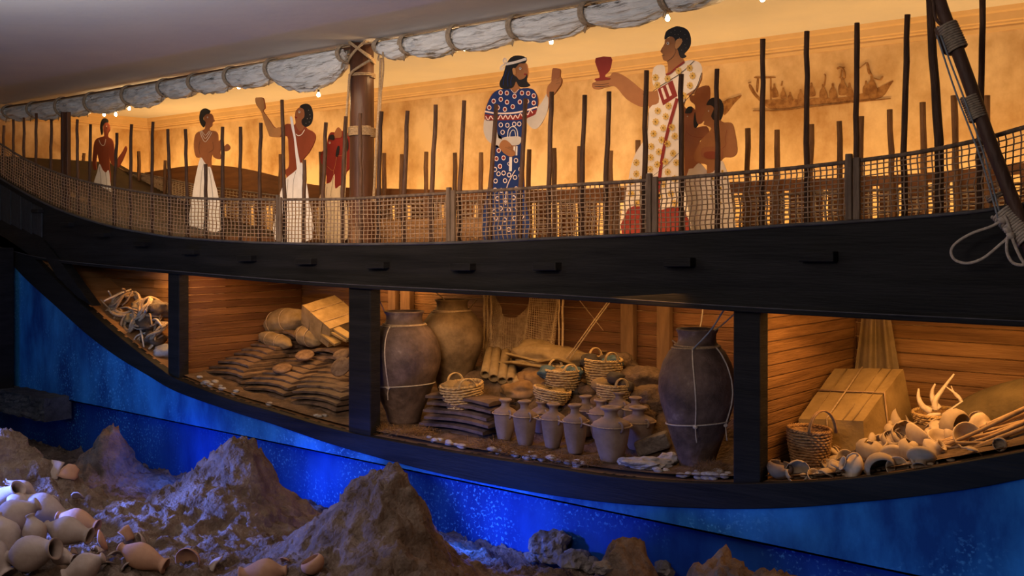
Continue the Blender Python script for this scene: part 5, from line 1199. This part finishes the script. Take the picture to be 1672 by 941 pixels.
# the pots one can single out (px, py, radius px, kind, rotation, broken, label)
GP = 'broken pottery heaped in the right hold'
ONE = [(1273,770,19,'beaker',(.0,.15,.3),.80,'grey broken jar bottom standing upright by the right post'),(1303,774,18,'beaker',(1.1,.2,.2),.75,'brown broken jar half right beside the upright grey jar bottom'),
 (1330,779,12,'bowl',(.5,.6,0),0,'small dark bowl between the broken jars and the black blade'),(1393,765,22,'jug',(.4,-1.2,.6),0,'pale jug with a round open spout, low in front of the heap'),
 (1405,703,17,'jug',(1.5,.5,.9),0,'cream jug lying on its side just below the crate corner'),(1441,701,17,'beaker',(.1,-.3,.2),.8,'grey cup standing at the top of the heap right of the crate'),
 (1456,722,16,'beaker',(.6,.2,.3),0,'wide cup with a dark mouth in the middle of the heap'),(1459,745,20,'bowl',(2.2,.2,.1),0,'round pale bowl bottom facing out in the middle of the heap'),
 (1436,763,23,'beaker',(1.9,.4,.2),.85,'big tan cup half lying mouth down in front of the heap'),(1465,765,16,'bowl',(1.2,.3,0),0,'small round bowl with a hole right of the big tan cup'),
 (1420,742,22,'beaker',(-.7,.4,.3),.75,'tall open broken jug left of centre in the heap'),(1432,735,18,'bowl',(.3,-.4,0),.8,'open bowl behind the tall broken jug'),
 (1484,740,20,'beaker',(.5,.5,1),0,'pale cup right of the bowl bottom'),(1505,748,22,'bowl',(2.4,-.2,.4),0,'dark upturned bowl in the right of the heap'),
 (1500,716,24,'bowl',(-.6,.6,.2),.72,'large broken bowl below the antler basket'),(1478,712,20,'beaker',(1,0,.5),.8,'leaning cup at the foot of the antler basket'),
 (1524,738,20,'bowl',(.8,.4,1),.8,'broken bowl showing its inside, right of the dark upturned bowl'),(1540,722,24,'bowl',(.3,.3,.2),.75,'shallow broken bowl under the sticks'),
 (1352,760,10,'bowl',(.6,.3,.4),0,'white small bowl beside the brown basket'),(1362,742,14,'bowl',(-.3,.5,.4),.8,'small cream bowl right of the brown basket'),
 (1388,722,17,'jug',(1.2,.9,.2),0,'small jug lying left of the heap below the crate'),(1418,722,15,'beaker',(.9,-.8,.2),.8,'small cup lying between the jugs under the crate'),
 (1556,698,26,'beaker',(1.6,.7,.5),.75,'big broken jar half at the right of the antler basket'),(1580,716,22,'bowl',(1,.3,.2),.75,'broken bowl partly covered by the sticks'),(1600,700,22,'jug',(1.5,.2,.9),0,'jug lying under the sticks near the right edge'),
 (1462,690,22,'beaker',(.4,.9,.4),.7,'tall jagged jar piece leaning at the left of the antler basket'),(1380,750,13,'bowl',(1,.3,.2),0,'small round bowl behind the black blade')]
for i, (px, py, r_, kd, rot, br, lab) in enumerate(ONE):
    q = on_heap(px, py+r_*.35); s = pxs(q); r = r_*s; q = q+Vector((0,0,r*.45))
    pot(q, r*1.1, kd if not (i % 3 == 1 and kd == 'bowl') else 'jug', rot, lab, m_amph if i in (0,) else m_shard, GP, i+1, br if i in (0,1,6,10,15,21) else 0)
r = random.Random(55)
for i in range(46):
    px = r.uniform(1345, 1640); lo = lerp_prof(KEEL_TOP, px)-6; hi = lerp_prof([(1345,745),(1400,705),(1480,690),(1560,690),(1640,665)], px); py = r.uniform(hi, lo)
    q = on_heap(px, py); s = pxs(q); rs = r.uniform(9, 22)*s; rot = (r.uniform(-1,1), r.uniform(-1,1), r.uniform(0,6))
    if i % 3: shard(q+Vector((0,0,rs*.35)), rs, rot, 'cream pottery shard scattered in the heap of the right hold', m_shard, 'loose shards in the right hold', i+200)
    else: pot(q+Vector((0,0,rs*.35)), rs*.8, ('bowl','jug','beaker')[i//3 % 3], (rot[0]*1.6, rot[1]*1.6, rot[2]), 'small cream pot half buried among the shards of the right hold', m_shard, 'small pots among the shards of the right hold', i+300, .0 if i % 2 else .8)
for i in range(22):
    px = r.uniform(1262, 1560); q = on_heap(px, lerp_prof(KEEL_TOP, px)-r.uniform(2, 8)); s_ = r.uniform(.010, .022)
    b = MB(); b.blob(q+Vector((0,0,s_*.3)), (s_*1.4,s_,s_*.7), i, .25, 2); tag(obj('pebble', b, m_shard), 'pale pebble on the front edge of the right hold', 'pebble', 'pale pebbles on the front edge of the right hold')
# black blade
a, c = P(1338,772,.30), P(1408,735,.42); b = MB(); d = c-a
pts = [P(1340,768,.30),P(1370,748,.34),P(1398,733,.38),P(1408,731,.39),P(1404,742,.38),P(1385,760,.34),P(1372,775,.31),P(1355,782,.30)]
b.prism(pts, (.01,.03,0)); tag(obj('flat_board', b, m_leather, bevel=.004), 'dark curved flat board leaning on the front of the pottery heap', 'board')
# basket of antlers
_, q, R_, H, M = basket(1533, 702, 88, 26, 'golden wicker basket full of antlers and tusks on top of the pottery heap', q=P(1533,700,.95), rows=7, wb=.7, handles=1, tilt=.1)
def tusk(pts, Y, r0, label):
    b = MB(); pp = cat([P(x, y, Y+dy) for x, y, dy in pts], 6); n_ = len(pp); b.tube(pp, [r0*(1-.75*(k/(n_-1))**1.4) for k in range(n_)], 9)
    tag(obj('antler', b, m_bone), label, 'antler', 'antlers in the basket')
tusk([(1520,672,0),(1507,664,-.02),(1500,650,-.02),(1500,635,0)], .92, .024, 'curved pointed tusk standing at the left of the antler basket')
tusk([(1528,670,0),(1527,655,0),(1540,635,.05),(1558,611,.08)], .95, .022, 'longest antler pointing up to the right')
tusk([(1534,668,0),(1524,655,0),(1522,640,0),(1527,627,0)], .96, .022, 'short antler tine standing beside the longest one')
tusk([(1572,660,0),(1565,648,0),(1556,640,0),(1545,632,0)], 1.0, .013, 'thin forked antler at the right, pointing left')
tusk([(1565,650,0),(1558,642,0),(1553,630,0)], 1.0, .010, 'small tine of the forked antler')
tusk([(1515,690,0),(1540,690,-.02),(1560,682,-.02),(1576,668,0)], .88, .026, 'broad pale antler lying across the rim of the basket')
tusk([(1540,680,0),(1556,668,0),(1572,655,0)], .95, .018, 'antler branch lying to the right in the basket')
tusk([(1510,690,0),(1520,680,0),(1536,676,0)], .9, .03, 'thick bone stump in the middle of the basket')
tusk([(1558,690,0),(1574,678,0),(1586,690,0)], .9, .014, 'thin antler hanging over the right rim of the basket')
# sticks
r = random.Random(9)
for i in range(15):
    x0 = (1440,1455,1470,1475,1490,1510,1530,1540,1450,1460,1500,1480,1560,1445,1520)[i]; y0 = lerp_prof([(1440,782),(1560,748),(1600,742)], x0)-r.uniform(4, 34)
    x1 = 1735; y1 = lerp_prof([(0,640),(14,712)], i)+r.uniform(-6, 6); Y = .34+r.uniform(-.08,.25)
    a, c = P(x0, y0, Y), P(x1, y1, Y+.15); m_ = (a+c)/2+Vector((0, r.uniform(-.02,.02), r.uniform(-.03,.02))); pp = cat([a, a.lerp(m_,.5)+Vector((0,0,r.uniform(-.012,.012))), m_, c], 5)
    b = MB(); b.tube(pp, [.007+.008*k/len(pp) for k in range(len(pp))], 7)
    tag(obj('long_stick', b, m_stick), 'long bare stick in the bundle slanting over the pottery, %s from the top' % ORD[i+1], 'stick', 'stick bundle in the right hold')

# debris in the little dark triangle at the far left
for i, (px, py, s_) in enumerate(((34,402,.09),(46,412,.08),(58,424,.08),(72,440,.08),(84,452,.07),(95,464,.06),(40,396,.05))):
    b = MB(); b.blob(P(px,py,.08), (s_,s_*.7,s_*.6), i, .5, 2, sm=False); tag(obj('dark_rubble', b, m_rock), 'dark rubble piece in the small triangle at the left bow, %s' % nth(i, 7, 'top', 'bottom'), 'rubble', 'rubble in the bow triangle')

# ================================================================== ON THE SEA BED
b = MB()
def slab(x0, x1, z0, z1, y0, y1):
    r = random.Random(4); nx, nz = 34, 8
    def f(u, v): return Vector((x0+(x1-x0)*u, y0+noise.noise(Vector((u*16, v*5, 2)))*.045*(v < .99), z0+(z1-z0)*v+noise.noise(Vector((u*14, v*5, 6)))*.02))
    b.grid(f, nx, nz, sm=False)
    def g(u, v): q = f(u, 1); return Vector((q.x, q.y+(y1-q.y)*v, q.z+noise.noise(Vector((u*14, v*6, 9)))*.012*(v > 0)))
    b.grid(g, nx, 8, sm=False)
    def h(u, v): q = f(1, v); return Vector((q.x, q.y+(y1-q.y)*u, q.z))
    b.grid(h, 8, nz, sm=False)
    def k(u, v): q = f(u, 0); return Vector((q.x, q.y+(y1-q.y)*v, q.z))
    b.grid(k, nx, 4, sm=False)
    def l(u, v): q = f(0, v); return Vector((q.x, q.y+(y1-q.y)*u, q.z))
    b.grid(l, 4, nz, sm=False)
q0, q1 = P(-50,690,-.35), P(72,690,-.35)
slab(q0.x, q1.x, q1.z, P(72,652,-.35).z, -.35, -.02)
tag(obj('stone_ledge', b, m_slab), 'dark rough stone ledge jutting from the blue wall at the left edge', 'ledge')
b = MB(); q = P(2,560,-.25); b.box((q.x-.12, -.22, 1.6), (.36, .2, 1.75)); tag(obj('dark_upright', b, m_black, bevel=.01), 'black upright timber at the extreme left edge above the stone ledge', 'post')
rock(on_sea(902,912), (.15,.11,.13), 33, m_rock, 'pale angular boulder on the sea bed near the bright blue glow', amp=.45, rz=.5, sub=4)
for i, (px, py, d) in enumerate(((938,926,.10),(962,930,.08),(1085,938,.07),(985,935,.06),(870,915,.05))):
    rock(on_sea(px, py), (d*1.2,d,d*.8), 90+i, m_rock, 'low dark rock at the bottom edge right of the pale boulder, %s' % nth(i, 5), group='low rocks along the blue wall', amp=.4)
AJ = [(0,0),(.30,.0),(.38,.02),(.40,.06),(.33,.10),(.34,.16),(.48,.26),(.72,.40),(.94,.55),(1.0,.68),(.98,.82),(.88,.98),(.72,1.14),(.58,1.28),(.50,1.38),(.50,1.44),(.58,1.50),(.62,1.55),(.60,1.57),(.48,1.53),(.40,1.44),(.42,1.34),(.6,1.16),(.8,.95),(.85,.7)]
def lying(px, py, wpx, dx, dy, label, m, seed, lenf=1.0, up=0, dep_=0, q=None, broken=0):
    """lying amphora: centre pixel, width, direction of the mouth in the picture"""
    q = q or on_sea(px, py+wpx*.38); s = pxs(q); r = wpx/2*s; q = q+Vector((0,0,r*.75+up))
    Rv = Vector((ST, CT, 0)); Fv = Vector((-CT, ST, 0))
    d = (Rv*dx+Vector((0,0,-dy))*.6-Fv*(.12+dep_)).normalized()
    z = d; x = z.orthogonal().normalized(); y = z.cross(x)
    M = Matrix(((x.x,y.x,z.x,q.x),(x.y,y.y,z.y,q.y),(x.z,y.z,z.z,q.z),(0,0,0,1))) @ Matrix.Translation((0,0,-r*.78*lenf))
    root = thing('lying_amphora', label, 'amphora', q-Vector((0,0,r)), 'amphorae on the sea bed')
    b = MB(); n_ = 34; pr = AJ[:19] if broken else AJ
    sk = (lambda i, k: (i/len(pr)+.3*noise.noise(Vector((math.cos(2*math.pi*k/n_)*2, math.sin(2*math.pi*k/n_)*2, seed)))) > broken) if broken else None
    b.lathe([(a*r, c*r*lenf) for a, c in pr], n_, M, wob=.035, seed=seed, skip=sk); o = obj('amphora_body', b, m, root, solid=r*.07 if broken else 0)
    if broken:
        bm = bmesh.new(); bm.from_mesh(o.data); lv = [v for v in bm.verts if not v.link_faces]; bmesh.ops.delete(bm, geom=lv, context='VERTS'); bm.to_mesh(o.data); bm.free()
    return root
for i, (px, py, w_, dx, dy, lab, lf, up, br) in enumerate((
  (72,853,44,.75,.5,'long pale amphora on top of the left pile, mouth open to the lower right',1.35,.10,0),(126,861,40,.9,.35,'orange-brown amphora behind the long pale one, mouth to the right',1.2,.04,0),(110,893,46,.95,.3,'round bellied amphora in the middle of the pile with a dark open mouth',1.15,.10,0),
  (232,914,42,.85,.5,'brown ribbed amphora lying apart to the right of the pile',1.35,.02,0),(57,897,38,.2,.8,'small amphora standing mouth down left of the round bellied one',1.1,.10,0),(20,868,60,-.3,.3,'globular amphora at the left edge of the picture',1.0,.08,0),
  (50,931,58,.5,-.2,'large bluish amphora at the bottom edge, lying on its side',1.1,.10,0),(10,902,46,.3,.8,'amphora cut by the left edge in front of the globular one',1.15,.10,0),(138,934,44,-.5,.4,'round bodied amphora cut by the bottom edge of the picture',1.0,.03,0),
  (33,812,36,-.5,-.4,'broken necked amphora at the very top of the pile',1.1,.04,.75),(6,832,44,.3,-.4,'amphora at the left edge below the broken necked one',1.2,.06,0),(430,936,46,-.9,.1,'smooth brown amphora half buried below the tallest mound, at the bottom edge',1.1,.0,0),
  (100,925,28,.6,.2,'small dark amphora in the gap above the bottom edge',1.1,.06,0),(150,925,26,.2,-.8,'broken spout pointing up between two round amphorae',1.1,.04,.8),(-12,935,50,.3,.5,'amphora mostly out of view in the lower left corner',1.1,.1,0),(30,845,30,.4,.3,'ridge backed amphora between the top ones of the pile',1.2,.10,0))):
    lying(px, py, w_*1.0, dx, dy, lab, m_terra2 if i in (1,3,11) else m_terra, i+500, lf*1.95, up, broken=br)
pot(on_sea(512,937)+Vector((0,0,.05)), .075, 'beaker', (.3,-.4,.2), 'small brown pot with a hollow side at the foot of the middle mound', m_terra2, None, 7)
pot(on_sea(308,922)+Vector((0,0,.03)), .085, 'bowl', (1.7,.3,.2), 'rounded rust brown pot bottom below the tallest mound', m_terra2, None, 8)
for i, (px, py, r_, lab) in enumerate(((82,833,22,'broken jar wall leaning behind the long pale amphora'),(98,838,16,'flat shard just right of the leaning jar wall'),(170,893,24,'torn brown jar piece between the round bellied and ribbed amphorae'),(160,908,18,'small jagged shard under the torn jar piece'),(212,882,24,'hollow brown jar piece with a raised neck above the ribbed amphora'),(232,888,16,'small shard at the right end of the hollow jar piece'),(350,930,20,'broken brown shard at the bottom edge below the tallest mound'),(85,778,26,'broken tan jar back half buried in the left mound'),(115,782,22,'reddish shard beside the half buried jar back'),(185,915,16,'curved shard against the back of the ribbed amphora'),(128,820,14,'pale flat shard on the slope behind the pile'),(20,850,16,'bluish shard wedged in the left of the pile'),(122,912,14,'shard in the shadow under the round bellied amphora'),(170,932,18,'shard at the bottom edge beside the round bodied amphora'),(208,932,16,'dark shard under the ribbed amphora'),(465,925,12,'small brown shard left of the small hollow pot'))):
    q = on_sea(px, py); s = pxs(q); rr_ = random.Random(i+900)
    shard(q+Vector((0,0,.05)), r_*s, (rr_.uniform(.3,1.2), rr_.uniform(-.6,.6), rr_.uniform(0,6)), lab, m_terra2 if i in (2,4,8,15) else m_terra, None, i+700, 'amphora_shard')

# ------------------------------------------------------------------ number the look-alikes by their place
def screen_x(o):
    q = o.location; a = ST*q.x+CT*(q.y+DIST); bb = -CT*q.x+ST*(q.y+DIST); return CXP+FP*a/bb
for grp, word in (('small pots among the shards of the right hold','small cream pot half buried among the right hold shards'),('pebbles on the front edge of the middle hold','pebble on the front edge of the middle hold'),('pebbles on the front edge of the ingot hold','pebble on the front edge of the ingot hold'),
                  ('loose shards in the right hold','loose cream shard in the right hold heap'),('rubble behind the amphorae','dark stone in the rubble behind the amphorae'),('pale pebbles on the front edge of the right hold','pale pebble on the right hold front edge'),
                  ('sticks among the ropes of the left hold','bent stick in the left hold rope tangle')):
    L_ = sorted([o for o in C.objects if o.get('group') == grp], key=screen_x)
    for i, o in enumerate(L_): o['label'] = word+', '+nth(i, len(L_))
